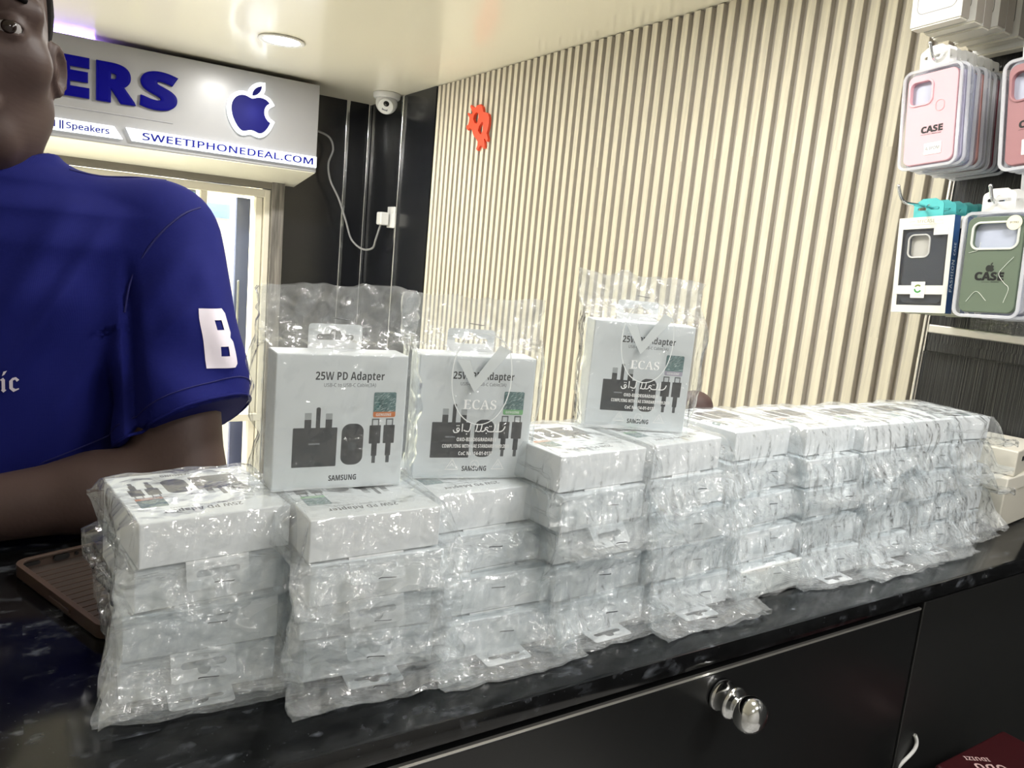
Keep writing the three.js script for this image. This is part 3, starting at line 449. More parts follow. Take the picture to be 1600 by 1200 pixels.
// ---------------------------------------------------------------- shop window under the sign
{
  const r = (y) => EYE + y, cream = std(lin(0.80, 0.76, 0.64), 0.4), W0 = -1.3, W1 = 0.842, top = r(0.165);
  const w = new THREE.Group(); w.name = 'window_1'; scene.add(w); w.userData = { kind: 'structure' }; w.position.set(0, 0, BACK);
  part('head_rail', moved(rbox(W1 - W0, 0.03, 0.05, 0.003), (W0 + W1) / 2, top - 0.015, 0.0), cream, w);
  part('lintel_strip', moved(rbox(W1 - W0 + 0.05, 0.028, 0.05, 0.003), (W0 + W1) / 2 + 0.025, top + 0.018, 0.012), std(lin(0.22, 0.2, 0.17), 0.7), w);
  part('jamb', moved(rbox(0.022, top, 0.05, 0.003), W1 - 0.011, top / 2, 0.003), cream, w);
  part('jamb', moved(rbox(0.026, top - 0.03, 0.035, 0.003), W1 - 0.037, (top - 0.03) / 2, -0.01), cream, w);
  part('jamb', moved(rbox(0.03, top, 0.05, 0.003), W0 + 0.015, top / 2, 0), cream, w);
  part('mullion', moved(rbox(0.024, top - 0.03, 0.03, 0.003), 0.60, (top - 0.03) / 2, -0.012), cream, w);
  part('mullion', moved(rbox(0.024, top - 0.03, 0.03, 0.003), -0.3, (top - 0.03) / 2, -0.012), cream, w);
  part('sill', moved(rbox(W1 - W0, 0.03, 0.06, 0.003), (W0 + W1) / 2, 0.55, 0), cream, w);
  const glass = new THREE.MeshPhysicalMaterial({ color: lin(0.97, 0.99, 0.98), transmission: 1, thickness: 0, roughness: 0.02, ior: 1.5 });
  part('glass_pane', moved(box(W1 - W0 - 0.06, top - 0.6, 0.004), (W0 + W1) / 2, (top - 0.03 + 0.565) / 2, -0.026), glass, w);
  // warm strip of light along the lintel, under the sign's soffit
  const ls = thing('lintel_light_strip', 'warm white light strip on the lintel under the sign', 'light strip', [W0 + 1.05, top + 0.034, BACK + 0.034]);
  part('channel', rbox(2.06, 0.004, 0.012, 0.001), whitePlastic, ls); part('diffuser', moved(rbox(2.05, 0.004, 0.009, 0.0015), 0, 0.003, 0.001), new THREE.MeshPhysicalMaterial({ color: 0xffffff, emissive: new THREE.Color(1, 0.93, 0.7), emissiveIntensity: 1.5 }), ls);
  const ll = new THREE.RectAreaLight(new THREE.Color(1, 0.93, 0.72), 9, 2.05, 0.009); ll.position.set(W0 + 1.05, top + 0.0405, BACK + 0.036); ll.lookAt(W0 + 1.05, top + 1, BACK + 0.9); scene.add(ll);
  // bright showroom behind the glass
  const sr = struct('wall_showroom', join(moved(box(2.6, 2.0, 0.05), -0.1, 1.0, BACK - 1.25), moved(box(0.05, 2.0, 1.2), 1.15, 1.0, BACK - 0.65), moved(box(0.05, 2.0, 1.2), -1.45, 1.0, BACK - 0.65)), std(lin(0.85, 0.82, 0.70), 0.5));
  struct('ceiling_showroom', moved(box(2.65, 0.05, 1.25), -0.15, 2.02, BACK - 0.68), std(lin(0.82, 0.8, 0.72), 0.5));
  const lamp = thing('showroom_ceiling_panel', 'bright square ceiling panel lamp inside the showroom behind the window', 'ceiling light', [0.3, 1.99, BACK - 0.55]);
  part('panel_frame', rbox(0.62, 0.012, 0.62, 0.003), whitePlastic, lamp); part('diffuser', moved(box(0.58, 0.004, 0.58), 0, -0.0075, 0), new THREE.MeshPhysicalMaterial({ color: 0xffffff, emissive: new THREE.Color(1, 0.97, 0.9), emissiveIntensity: 6 }), lamp);
  const l = new THREE.RectAreaLight(new THREE.Color(1, 0.965, 0.86), 40, 0.58, 0.58); l.position.set(0.3, 1.976, BACK - 0.55); l.lookAt(0.3, 0, BACK - 0.55); scene.add(l);
  // white display cabinet with a leaning edge, blue screen, grey-blue door leaf
  const wh = std(lin(0.86, 0.85, 0.79), 0.4);
  const cab = thing('showroom_cabinet', 'tall white display cabinet standing in the showroom behind the glass', 'cabinet', [0.74, 0, BACK - 0.62]);
  part('cabinet_body', moved(rbox(0.25, 1.49, 0.3, 0.004), 0, 0.745, 0), wh, cab); part('cornice', moved(rbox(0.262, 0.014, 0.31, 0.003), 0, 1.493, 0), wh, cab);
  const sc = thing('poster', 'pale blue poster on the white cabinet seen through the shop window', 'poster', [0.748, r(0.075), BACK - 0.468]);
  part('sheet', rbox(0.1, 0.062, 0.002, 0.0008), std(lin(0.30, 0.42, 0.78), 0.4), sc);
  const dr = thing('door_leaf', 'narrow grey-blue frosted door leaf standing open behind the window jamb', 'door', [0.766, 0, BACK - 0.09], 0.35);
  part('leaf', moved(rbox(0.062, r(0.128), 0.014, 0.003), 0, r(0.128) / 2, 0), std(lin(0.13, 0.15, 0.26), 0.15), dr); part('pull', moved(rbox(0.008, 0.2, 0.012, 0.003), -0.02, 1.0, 0.013), steel, dr);
  const ds = thing('shelf_screen', 'small light blue screen on a white post behind the shop window', 'screen', [0.555, r(0.115), BACK - 0.12]);
  part('screen_case', rbox(0.075, 0.05, 0.01, 0.003), std(lin(0.3, 0.3, 0.32), 0.4), ds); part('screen_face', moved(rbox(0.06, 0.036, 0.002, 0.0008), 0.004, -0.002, 0.0056), std(lin(0.35, 0.62, 0.78), 0.2), ds); part('post', moved(rbox(0.012, r(0.1), 0.01, 0.002), 0.0, -r(0.1) / 2 - 0.01, -0.008), wh, ds);
}
// ---------------------------------------------------------------- corner: dome camera, socket and lead
{
  const c = thing('security_camera', 'white dome security camera on the ceiling above the black corner', 'camera', [1.19, CEIL, -2.87]);
  part('base', lathe([[0, 0], [0.05, 0], [0.052, -0.004], [0.05, -0.018], [0.046, -0.022], [0, -0.022]]), whitePlastic, c);
  const hd = new THREE.SphereGeometry(0.041, 32, 24); const h = part('head', hd, whitePlastic, c, [0, -0.036, 0], [0.55, -0.42, 0]);
  part('face_plate', new THREE.CylinderGeometry(0.028, 0.03, 0.01, 32).rotateX(Math.PI / 2), whitePlastic, h, [0, 0, 0.033]);
  part('lens', lathe([[0, 0.006], [0.006, 0.005], [0.01, 0.002], [0.011, 0]]).rotateX(Math.PI / 2), std(lin(0.004, 0.004, 0.005), 0.05), h, [0, 0.01, 0.038]);
  part('infrared_window', rbox(0.022, 0.012, 0.004, 0.002), std(lin(0.25, 0.25, 0.27), 0.15), h, [0, -0.011, 0.037]);
  const s = thing('wall_socket', 'white wall socket with a plug on the black strip beside the chrome trim', 'socket', [RIGHT - 0.001, EYE + 0.104, -2.872], -Math.PI / 2);
  part('face_plate', rbox(0.07, 0.082, 0.012, 0.003), whitePlastic, s, [0, 0, 0.006]); part('switch', rbox(0.012, 0.02, 0.004, 0.001), whitePlastic, s, [0.018, 0.024, 0.0135]);
  const d = thing('plug_lead', 'white plug and grey lead looping from the socket up to the sign', 'cable', [RIGHT - 0.02, EYE + 0.1, -2.89]);
  part('plug', rbox(0.036, 0.05, 0.045, 0.006), whitePlastic, d, [-0.018, -0.004, 0.0]);
  const p = [[RIGHT - 0.04, 0.075, -2.9], [RIGHT - 0.045, 0.012, -2.93], [1.21, -0.022, -2.97], [1.19, -0.03, -3.03], [1.16, 0.003, -3.075], [1.134, 0.077, -3.085], [1.1, 0.163, -3.09], [1.062, 0.234, -3.095], [1.054, 0.295, -3.1], [1.07, 0.354, -3.1], [1.054, 0.394, -3.1], [1.0, 0.413, -3.1], [0.945, 0.41, -3.08]].map(([x, y, z]) => [x - RIGHT + 0.02, y - 0.1, z + 2.89]);
  part('lead', tube(p, 0.0042, 120, 8), std(lin(0.3, 0.3, 0.3), 0.45), d);
  const q = [[0.938, 0.33, -3.12], [0.965, 0.335, -3.14], [0.978, 0.4, -3.15], [0.968, 0.47, -3.15], [0.95, 0.52, -3.15]].map(([x, y, z]) => [x, y + EYE, z]);
  solo('sign_lead', 'thin grey lead hanging beside the right end of the sign', 'cable', tube(q, 0.003, 60, 6), std(lin(0.2, 0.2, 0.2), 0.5));
  // orange-red cut-out on the slats
  const o = [[-2.292, 0.467], [-2.277, 0.459], [-2.262, 0.455], [-2.25, 0.461], [-2.229, 0.462], [-2.216, 0.454], [-2.208, 0.437], [-2.201, 0.435], [-2.187, 0.433], [-2.175, 0.427], [-2.168, 0.415], [-2.167, 0.399], [-2.17, 0.382], [-2.176, 0.369], [-2.165, 0.353], [-2.167, 0.343], [-2.176, 0.346], [-2.184, 0.354], [-2.19, 0.353], [-2.185, 0.341], [-2.181, 0.326], [-2.188, 0.323], [-2.204, 0.334], [-2.212, 0.333], [-2.225, 0.319], [-2.235, 0.325], [-2.228, 0.336], [-2.228, 0.347], [-2.242, 0.358], [-2.258, 0.368], [-2.271, 0.385], [-2.283, 0.393], [-2.291, 0.395], [-2.3, 0.388], [-2.311, 0.395], [-2.311, 0.405], [-2.301, 0.405], [-2.295, 0.417], [-2.296, 0.427], [-2.311, 0.441], [-2.308, 0.444], [-2.291, 0.437], [-2.277, 0.439], [-2.284, 0.449], [-2.295, 0.461]];
  const h1 = [[-2.253, 0.441], [-2.237, 0.436], [-2.234, 0.422], [-2.241, 0.403], [-2.257, 0.406], [-2.27, 0.42], [-2.266, 0.434]], h2 = [[-2.21, 0.408], [-2.202, 0.404], [-2.2, 0.379], [-2.208, 0.367], [-2.22, 0.371], [-2.233, 0.382], [-2.228, 0.395]];
  const M = ([z, y]) => new THREE.Vector2(z + 2.24, y - 0.39);
  const s2 = new THREE.Shape(); s2.setFromPoints(o.map(M)); for (const hh of [h1, h2]) { const e = new THREE.Path(); e.setFromPoints(hh.map(M)); s2.holes.push(e); }
  const g = extrude(s2, 0.008, 0.0008); g.rotateY(-Math.PI / 2);
  solo('wall_emblem', 'orange-red cut-out emblem with two slanted openings fixed on the slatted wall', 'emblem', g, std(lin(0.88, 0.085, 0.03), 0.4), [RIGHT - 0.0008, EYE + 0.39, -2.24]);
}
// ---------------------------------------------------------------- black display board with hanging phone cases
{
  const r = (y) => EYE + y, FX = 1.234;                            // front of the slotted board
  const bd = thing('slotted_display_board', 'black wood-grain display board with aluminium slot rails at the right', 'board', [FX, r(-0.09), -0.68]);
  // panels between slots, rails in the slots
  const B0 = -0.089, T0 = 0.555, slots = [-0.053, 0.125, 0.33, 0.5]; let y = B0;
  for (const s of [...slots, T0]) { const top = s === T0 ? T0 : s - 0.006; part('panel', metreUV(rbox(0.012, top - y, 1.5, 0.001)), blackWood, bd, [0.006, (y + top) / 2 + 0.09, 0.75]); y = s + 0.006; }
  for (const s of slots) {
    const rail = new THREE.Shape(); [[0, -0.0065], [0.002, -0.0065], [0.002, -0.0035], [0.009, -0.0035], [0.009, 0.0035], [0.002, 0.0035], [0.002, 0.0065], [0, 0.0065], [-0.001, 0.005], [-0.001, -0.005]].forEach(([a, b], i) => i ? rail.lineTo(a, b) : rail.moveTo(a, b));
    const g = extrude(rail, 1.5); part('slot_rail', g, alum, bd, [-0.0005, s + 0.09, 0]);
  }
  part('edge_strip', rbox(0.014, 0.64, 0.002, 0.0008), alum, bd, [0.006, 0.32, -0.002]);
  // ------- hooks
  const hookAt = (y0, z0, len, label, tilt = 0) => {
    const h = thing('display_hook', label, 'hook', [FX, r(y0), z0], -Math.PI / 2, 'chrome hooks on the display board');
    part('hook_plate', (() => { const s = roundedRect(0.026, 0.03, 0.003); const e = new THREE.Path(); e.absarc(0, 0.005, 0.0035, 0, Math.PI * 2, true); s.holes.push(e); return extrude(s, 0.0016, 0.0003); })(), chrome, h, [0, -0.004, 0.0015]);
    const pts = [[0, 0, 0.002], [0, 0.0005, len * 0.3], [0, 0.0008, len * 0.7], [0, 0.001, len - 0.004], [0, 0.006, len + 0.006], [0, 0.02, len + 0.016]];
    const w = part('wire', tube(pts, 0.0024, 50, 8), chrome, h); part('tip', new THREE.SphereGeometry(0.0026, 12, 10), chrome, w, [0, 0.0205, len + 0.0163]); return h;
  };
  hookAt(0.326, -0.665, 0.14, 'chrome hook carrying the pink front case and those behind it');
  hookAt(0.127, -0.66, 0.165, 'chrome hook carrying the navy window boxes with turquoise hangers');
  hookAt(0.319, -0.528, 0.155, 'chrome hook carrying the dusty rose case at the right edge');
  hookAt(0.127, -0.545, 0.145, 'chrome hook carrying the olive green case');
  hookAt(0.488, -0.662, 0.17, 'chrome hook carrying the white boxes at the top');
  hookAt(0.488, -0.50, 0.17, 'chrome hook carrying the white box in the top right corner');
  // ------- a phone case in a clear tray; local x to the right, y up from the hook, z towards the viewer
  const clear = new THREE.MeshPhysicalMaterial({ color: lin(0.95, 0.96, 0.98), transmission: 0.93, roughness: 0.06, thickness: 0, ior: 1.5 });
  const hangerGeo = (() => { const s = new THREE.Shape(), w = 0.042, h = 0.03; s.moveTo(-w / 2, 0); s.lineTo(w / 2, 0); s.lineTo(w / 2, h * 0.62); s.quadraticCurveTo(w / 2, h * 0.8, w / 2 - 0.005, h * 0.84); s.lineTo(0.009, h); s.lineTo(-0.009, h); s.lineTo(-w / 2 + 0.005, h * 0.84); s.quadraticCurveTo(-w / 2, h * 0.8, -w / 2, h * 0.62); s.closePath();
    const e = new THREE.Path(); e.moveTo(-0.013, 0.0125); e.lineTo(0.013, 0.0125); e.absarc(0.013, 0.0147, 0.0022, -Math.PI / 2, Math.PI / 2, false); e.lineTo(0.004, 0.0169); e.absarc(0, 0.0172, 0.004, 0, Math.PI, false); e.lineTo(-0.013, 0.0169); e.absarc(-0.013, 0.0147, 0.0022, Math.PI / 2, Math.PI * 1.5, false); s.holes.push(e); return extrude(s, 0.0009); })();
  const caseText = canvasTex(512, 256, (g, w, h) => { g.clearRect(0, 0, w, h); g.fillStyle = '#0b0b0c'; g.font = '900 150px sans-serif'; g.textAlign = 'center'; { const k = 440 / g.measureText('CASE').width; g.setTransform(k, 0, 0, 1.1, w / 2, 140); g.fillText('CASE', 0, 0); g.lineWidth = 6; g.strokeStyle = '#0b0b0c'; g.strokeText('CASE', 0, 0); } g.setTransform(1, 0, 0, 1, 0, 0); g.fillRect(40, 172, 200, 5); g.font = 'italic bold 34px sans-serif'; g.fillText('Phone Case', 350, 188); });
  const caseTextApple = canvasTex(512, 384, (g, w, h) => { g.clearRect(0, 0, w, h); g.fillStyle = '#0b0b0c'; g.font = '900 150px sans-serif'; g.textAlign = 'center'; { const k = 440 / g.measureText('CASE').width; g.setTransform(k, 0, 0, 1.1, w / 2, 290); g.fillText('CASE', 0, 0); g.lineWidth = 6; g.strokeStyle = '#0b0b0c'; g.strokeText('CASE', 0, 0); } g.setTransform(1, 0, 0, 1, 0, 0); g.fillRect(150, 320, 120, 5); g.fillRect(290, 316, 120, 7);
    g.fillStyle = '#20251f'; g.beginPath(); g.ellipse(236, 110, 44, 52, 0, 0, 7); g.ellipse(276, 110, 44, 52, 0, 0, 7); g.fill(); g.beginPath(); g.ellipse(276, 38, 10, 24, 0.6, 0, 7); g.fill(); g.globalCompositeOperation = 'destination-out'; g.beginPath(); g.arc(330, 98, 26, 0, 7); g.fill(); });
  const stickerTex = (txt, round) => canvasTex(256, round ? 256 : 160, (g, w, h) => { g.fillStyle = round ? '#efe9cf' : '#f2f1ee'; g.fillRect(0, 0, w, h); g.fillStyle = '#3a3835'; g.font = (round ? 'bold 66px' : '64px') + ' sans-serif'; g.textAlign = 'center'; g.fillText(txt, w / 2, h / 2 + 20, w * 0.86); });
  const ring = (w, h, rr, d, t) => { const s = roundedRect(w, h, rr); s.holes.push(roundedRect(w - 2 * t, h - 2 * t, Math.max(0.001, rr - t), 0, 0, THREE.Path)); return extrude(s, d, Math.min(0.0006, t * 0.3)); };
  const W = 0.086, H = 0.142, TD = 0.011;
  const trayRim = ring(W, H, 0.013, 0.0016, 0.0042), trayWall = ring(W - 0.0055, H - 0.0055, 0.0115, TD, 0.0006), trayBack = extrude(roundedRect(W - 0.006, H - 0.006, 0.011), 0.0005);
  const shell = (cw, ch, cx, cy, rr) => { const s = roundedRect(W - 0.014, H - 0.014, 0.0105); s.holes.push(roundedRect(cw, ch, rr, cx, cy, THREE.Path)); return extrude(s, 0.006, 0.0015); };
  const flange = new THREE.MeshPhysicalMaterial({ color: lin(0.9, 0.91, 0.94), transmission: 0.6, roughness: 0.12, thickness: 0, ior: 1.5 });
  function caseBody(t, color, cam, o = {}) {
    const dk = Array.isArray(color) ? lin(...color) : color, m = std(dk, 0.55, { sheen: 0.4, sheenColor: dk });
    const yC = -H / 2 - 0.018;
    const tr = part('clear_tray', join(trayWall.clone().translate(0, 0, -TD), trayBack.clone().translate(0, 0, -TD)), clear, t, [0, yC, 0]); part('tray_flange', trayRim, flange, tr);
    const s = part('phone_case', shell(...cam), m, t, [0, yC, -0.0078]);
    const rimG = ring(cam[0] + 0.005, cam[1] + 0.005, cam[4] + 0.002, 0.0012, 0.0028); part('camera_frame', rimG, o.rim || m, s, [cam[2], cam[3], 0.0073]);
    part('inner_face', extrude(roundedRect(cam[0] + 0.004, cam[1] + 0.004, cam[4]), 0.0005), std(lin(0.50, 0.54, 0.66), 0.3), s, [cam[2], cam[3], 0.0005]);
    part('hanger', hangerGeo, o.hanger || whitePlastic, t, [0, -0.0185, -0.002]);
    return { tr, s, yC };
  }
  const decal = (tex, w, h) => [new THREE.PlaneGeometry(w, h), new THREE.MeshPhysicalMaterial({ map: tex, transparent: true, roughness: 0.5 })];
  const hang = (name, label, cat, y0, z0, x0, roll, group) => { const t = thing(name, label, cat, [x0, r(y0), z0], 0, group); t.rotation.set(0, -Math.PI / 2, roll, 'YXZ'); return t; };
  // -- pink stack
  const GP = 'phone cases hanging behind the pink one', camSq = [0.031, 0.032, -0.0155, 0.0375, 0.008];
  const cols = [[0.84, 0.50, 0.55], [0.62, 0.60, 0.78], [0.40, 0.36, 0.34], [0.58, 0.57, 0.74], [0.66, 0.34, 0.30], [0.42, 0.38, 0.32], [0.48, 0.44, 0.36], [0.28, 0.03, 0.05], [0.03, 0.035, 0.03], [0.02, 0.02, 0.025]];
  const cn = ['pink phone case with CASE print in a clear tray, front of its hook', 'lilac phone case right behind the pink one', 'taupe phone case third on the hook behind the pink one', 'pale lavender phone case fourth on the hook behind the pink one', 'salmon phone case in the middle of the hook behind the pink one', 'khaki phone case sixth on the hook behind the pink one', 'sand phone case seventh on the hook behind the pink one', 'maroon phone case eighth on the hook behind the pink one', 'dark olive phone case ninth on the hook behind the pink one', 'black phone case last on the hook next to the board'];
  const pinkM = {};
  cols.forEach((c, i) => {
    const t = hang('hanging_phone_case', cn[i], 'phone case', 0.337 + (i % 3) * 0.001, -0.668 + (i ? 0.002 * Math.sin(i * 2.1) + i * 0.0011 : 0), 1.098 + i * 0.0128, 0.105 + (i ? 0.012 * Math.sin(i * 1.7) : 0), GP);
    const { s } = caseBody(t, c, camSq);
    if (i < 1) {
      part('case_print', ...decal(caseText, 0.037, 0.0185), s, [0.004, -0.0195, 0.0078]);
      part('sticker', extrude(roundedRect(0.025, 0.0165, 0.001), 0.0003), paper, s, [0.007, -0.044, 0.0077]);
      part('sticker_print', ...decal(stickerTex('A-IPOM'), 0.024, 0.0155), s, [0.007, -0.044, 0.0082]);
      part('logo_ring', ring(0.013, 0.016, 0.006, 0.0004, 0.001), std(lin(0.82, 0.44, 0.47), 0.4), s, [0.013, 0.015, 0.0075]);
    }
  });
  // -- dusty rose stack (right edge)
  const GR = 'phone cases on the hook at the right edge';
  [[0.36, 0.175, 0.185], [0.30, 0.27, 0.27], [0.42, 0.36, 0.34], [0.12, 0.12, 0.14]].forEach((c, i) => {
    const t = hang('hanging_phone_case', ['dusty rose phone case with CASE print and IP-16 sticker at the right edge', 'grey phone case second behind the dusty rose one', 'beige phone case third behind the dusty rose one', 'charcoal phone case last behind the dusty rose one'][i], 'phone case', 0.329, -0.522 + i * 0.002, 1.082 + i * 0.014, 0.13, GR);
    const { s } = caseBody(t, c, [0.022, 0.036, -0.0205, 0.036, 0.0105]);
    if (!i) { part('case_print', ...decal(caseText, 0.037, 0.0185), s, [-0.005, -0.017, 0.0078]); part('sticker', extrude(roundedRect(0.026, 0.0195, 0.001), 0.0003), paper, s, [-0.003, -0.043, 0.0077]); part('sticker_print', ...decal(stickerTex('iP-16'), 0.025, 0.0185), s, [-0.003, -0.043, 0.0082]); part('camera_bump', ring(0.008, 0.008, 0.0035, 0.001, 0.0018), std(lin(0.7, 0.66, 0.66), 0.3), s, [-0.0065, 0.043, 0.0074]); }
  });
  { const t = hang('hanging_card_box', 'white card box with a blue and green bottom edge hanging behind the dusty rose case', 'box', 0.32, -0.523, 1.175, 0.1, 'phone cases on the hook at the right edge');
    part('card_body', rbox(0.09, 0.165, 0.02, 0.001), paper, t, [0, -0.095, 0]); part('coloured_edge', rbox(0.0905, 0.006, 0.0205, 0.001), std(lin(0.1, 0.28, 0.5), 0.5), t, [-0.02, -0.1755, 0]); part('hanger', hangerGeo, whitePlastic, t, [0, -0.0125, 0]); }
  // -- olive green stack
  const GG = 'phone cases hanging behind the olive green one';
  [[0.125, 0.165, 0.115], [0.5, 0.5, 0.55], [0.42, 0.42, 0.5], [0.3, 0.3, 0.36], [0.5, 0.5, 0.52]].forEach((c, i) => {
    const t = hang('hanging_phone_case', ['olive green phone case with CASE print and round sticker', 'pale grey phone case second behind the olive green one', 'bluish grey phone case third behind the olive green one', 'grey phone case fourth behind the olive green one', 'light grey phone case last behind the olive green one'][i], 'phone case', 0.136, -0.543 + i * 0.007, 1.096 + i * 0.0145, 0.06 + i * 0.01, GG);
    const { s } = caseBody(t, c, [0.056, 0.033, 0.001, 0.0385, 0.009], { rim: std(lin(0.66, 0.68, 0.62), 0.3) });
    if (!i) {
      part('case_print', ...decal(caseTextApple, 0.044, 0.033), s, [0.0, -0.012, 0.0078]);
      part('round_sticker', lathe([[0, 0.0004], [0.0095, 0.0004], [0.0098, 0], [0, 0]]).rotateX(Math.PI / 2), std(lin(0.8, 0.76, 0.6), 0.5), s, [0.0235, 0.0545, 0.0092]); part('sticker_print', ...decal(stickerTex('IP17PRO', true), 0.013, 0.013), s, [0.0235, 0.0545, 0.0098]);
      const gl = std(lin(0.75, 0.78, 0.72), 0.3);
      const cr = (pts) => part('film_crease', tube(pts, 0.00035, 40, 4), gl, s);
      cr([[0.028, 0.01, 0.0082], [0.018, -0.002, 0.0082], [0.012, -0.012, 0.0082], [0.02, -0.024, 0.0082], [0.026, -0.03, 0.0082], [0.022, -0.05, 0.0082]]); cr([[-0.03, 0.016, 0.0082], [-0.018, 0.02, 0.0082], [-0.016, 0.03, 0.0082]]); cr([[-0.026, -0.05, 0.0082], [-0.014, -0.036, 0.0082], [0.0, -0.048, 0.0082]]);
    }
  });
  // -- navy window boxes with turquoise hangers
  const GB = 'window boxes with turquoise hangers', BWd = 0.082, BHt = 0.14, BD = 0.017;
  const side = canvasTex(96, 768, (g, w, h) => { g.fillStyle = '#2a5a94'; g.fillRect(0, 0, w, h); g.translate(w / 2 + 20, h / 2 + 20); g.rotate(-Math.PI / 2); g.fillStyle = '#e6f0fa'; g.textAlign = 'left'; g.font = 'bold 60px sans-serif'; g.fillText('FASHION', -200, 0, 270); g.font = 'bold 44px sans-serif'; g.fillText('CASE', 90, 0, 110); });
  const headTex = canvasTex(512, 96, (g, w, h) => { g.fillStyle = '#f1f0e4'; g.fillRect(0, 0, w, h); g.fillStyle = '#b9b6a2'; g.font = 'bold 70px sans-serif'; g.textAlign = 'center'; g.fillText('MYCASE', w / 2, 74); g.fillRect(0, 46, 90, 6); g.fillRect(w - 90, 46, 90, 6); });
  const swirl = canvasTex(256, 288, (g, w, h) => { g.fillStyle = '#f4f5f2'; g.fillRect(0, 0, w, h); g.lineWidth = 30; g.strokeStyle = '#3f9a46'; g.beginPath(); g.arc(128, 130, 55, 0.4, 3.2); g.stroke(); g.strokeStyle = '#7a8a3a'; g.beginPath(); g.arc(128, 118, 55, 3.6, 5.6); g.stroke(); g.fillStyle = '#8a8f8a'; g.font = '34px sans-serif'; g.textAlign = 'center'; g.fillText('UNIWIN', 128, 250); });
  const turq = std(lin(0.10, 0.55, 0.55), 0.35), navyC = std(lin(0.022, 0.03, 0.048), 0.5, { specularIntensity: 0.3 }), winFilm = new THREE.MeshPhysicalMaterial({ color: 0xffffff, transmission: 0.985, roughness: 0.05, thickness: 0, ior: 1.35 }), cardW = std(lin(0.80, 0.80, 0.74), 0.45), sideM = std(0xffffff, 0.45, { map: side }), navyCard = std(lin(0.02, 0.055, 0.17), 0.45), green = std(lin(0.25, 0.34, 0.08), 0.5);
  for (let i = 0; i < 6; i++) {
    const t = hang('window_box', ['white-framed navy window box showing a dark case, front of the turquoise-hanger row', 'second window box behind the front one, its FASHION CASE side showing', 'third window box on the turquoise-hanger hook', 'fourth window box on the turquoise-hanger hook', 'fifth window box on the turquoise-hanger hook', 'sixth window box nearest the board on the turquoise-hanger hook'][i], 'box', 0.124, -0.652 + i * 0.006, 1.122 + i * 0.018 + (i ? 0.004 : 0), 0.08 + (i % 2) * 0.02, GB);
    const yC = -BHt / 2 - 0.012;
    const body = part('box_sleeve', (() => { const s = roundedRect(BWd, BHt, 0.001); s.holes.push(roundedRect(BWd - 0.014, BHt - 0.028, 0.001, 0, -0.003, THREE.Path)); return extrude(s, 0.0012); })(), cardW, t, [0, yC, 0]);
    part('box_back', moved(rbox(BWd, BHt, 0.0015, 0.0004), 0, 0, -BD + 0.002), navyCard, body);
    for (const sx of [-1, 1]) { const g = box(0.0012, BHt, BD - 0.001); part('box_side', g, sx > 0 ? [sideM, navyCard, navyCard, navyCard, navyCard, navyCard] : navyCard, body, [sx * (BWd / 2 - 0.0006), 0, -BD / 2 + 0.0015]); }
    for (const sy of [-1, 1]) part('box_end', box(BWd - 0.0024, 0.0012, BD - 0.001), sy > 0 ? navyCard : green, body, [0, sy * (BHt / 2 - 0.0006), -BD / 2 + 0.0015]);
    const hg = part('hanger', hangerGeo, turq, t, [0, -0.014, -0.004]); hg.scale.set(1.05, 0.95, 2.2);
    if (i === 0) {
      const s = part('phone_case', (() => { const q = roundedRect(0.062, 0.106, 0.008); q.holes.push(roundedRect(0.03, 0.031, 0.007, -0.009, 0.031, THREE.Path)); return extrude(q, 0.006, 0.001); })(), navyC, t, [0, yC - 0.003, -0.0095]);
      part('camera_frame', ring(0.034, 0.035, 0.009, 0.0015, 0.0022), std(lin(0.62, 0.62, 0.6), 0.25), s, [-0.009, 0.031, 0.0065]); part('inner_face', extrude(roundedRect(0.033, 0.034, 0.006), 0.0005), std(lin(0.55, 0.54, 0.5), 0.35), s, [-0.009, 0.031, 0.0008]);
      part('brand_band', extrude(roundedRect(BWd - 0.002, 0.013, 0.0005), 0.0004), cardW, body, [0, -0.0365, 0.0013]);
      part('brand_label', ...decal(swirl, 0.021, 0.0237), body, [-0.002, -0.0365, 0.0021]);
      part('header_print', ...decal(headTex, 0.05, 0.0094), body, [0, 0.0637, 0.0016]);
      part('price_sticker', extrude(roundedRect(0.021, 0.0115, 0.0005), 0.0003), paper, body, [0.0235, 0.0485, 0.0013]);
      part('window_film', extrude(roundedRect(BWd - 0.012, BHt - 0.026, 0.001), 0.0002), winFilm, body, [0, -0.003, 0.0001]);
    }
  }
  // -- white boxes with a ring print, top
  const magTex = canvasTex(512, 896, (g, w, h) => { g.fillStyle = '#f4f3ee'; g.fillRect(0, 0, w, h); g.strokeStyle = '#85847e'; g.lineWidth = 8; g.beginPath(); g.roundRect(58, 60, w - 116, h - 170, 64); g.stroke(); g.lineWidth = 4; g.strokeStyle = '#d9d7d0'; g.beginPath(); g.arc(w / 2, 400, 105, 0, 7); g.stroke(); g.beginPath(); g.roundRect(w / 2 - 24, 560, 48, 120, 24); g.stroke(); });
  const GW = 'white card boxes hanging at the top', wb = std(lin(0.74, 0.71, 0.62), 0.4), ws = std(lin(0.36, 0.33, 0.29), 0.5), mg = std(lin(0.8, 0.8, 0.8), 0.4, { map: magTex });
  const whiteBox = (label, x, y0, z, roll, w, h, d) => { const t = hang('white_card_box', label, 'box', y0, z, x, roll, GW); part('box_body', box(w, h, d), [ws, wb, wb, wb, mg, wb], t, [0, -h / 2 - 0.012, -d / 2]); part('tray_lip', box(w - 0.003, 0.003, d - 0.003), wb, t, [0, -h - 0.0128, -d / 2]); part('hanger', hangerGeo, whitePlastic, t, [0, -0.0135, -d / 2]); return t; };
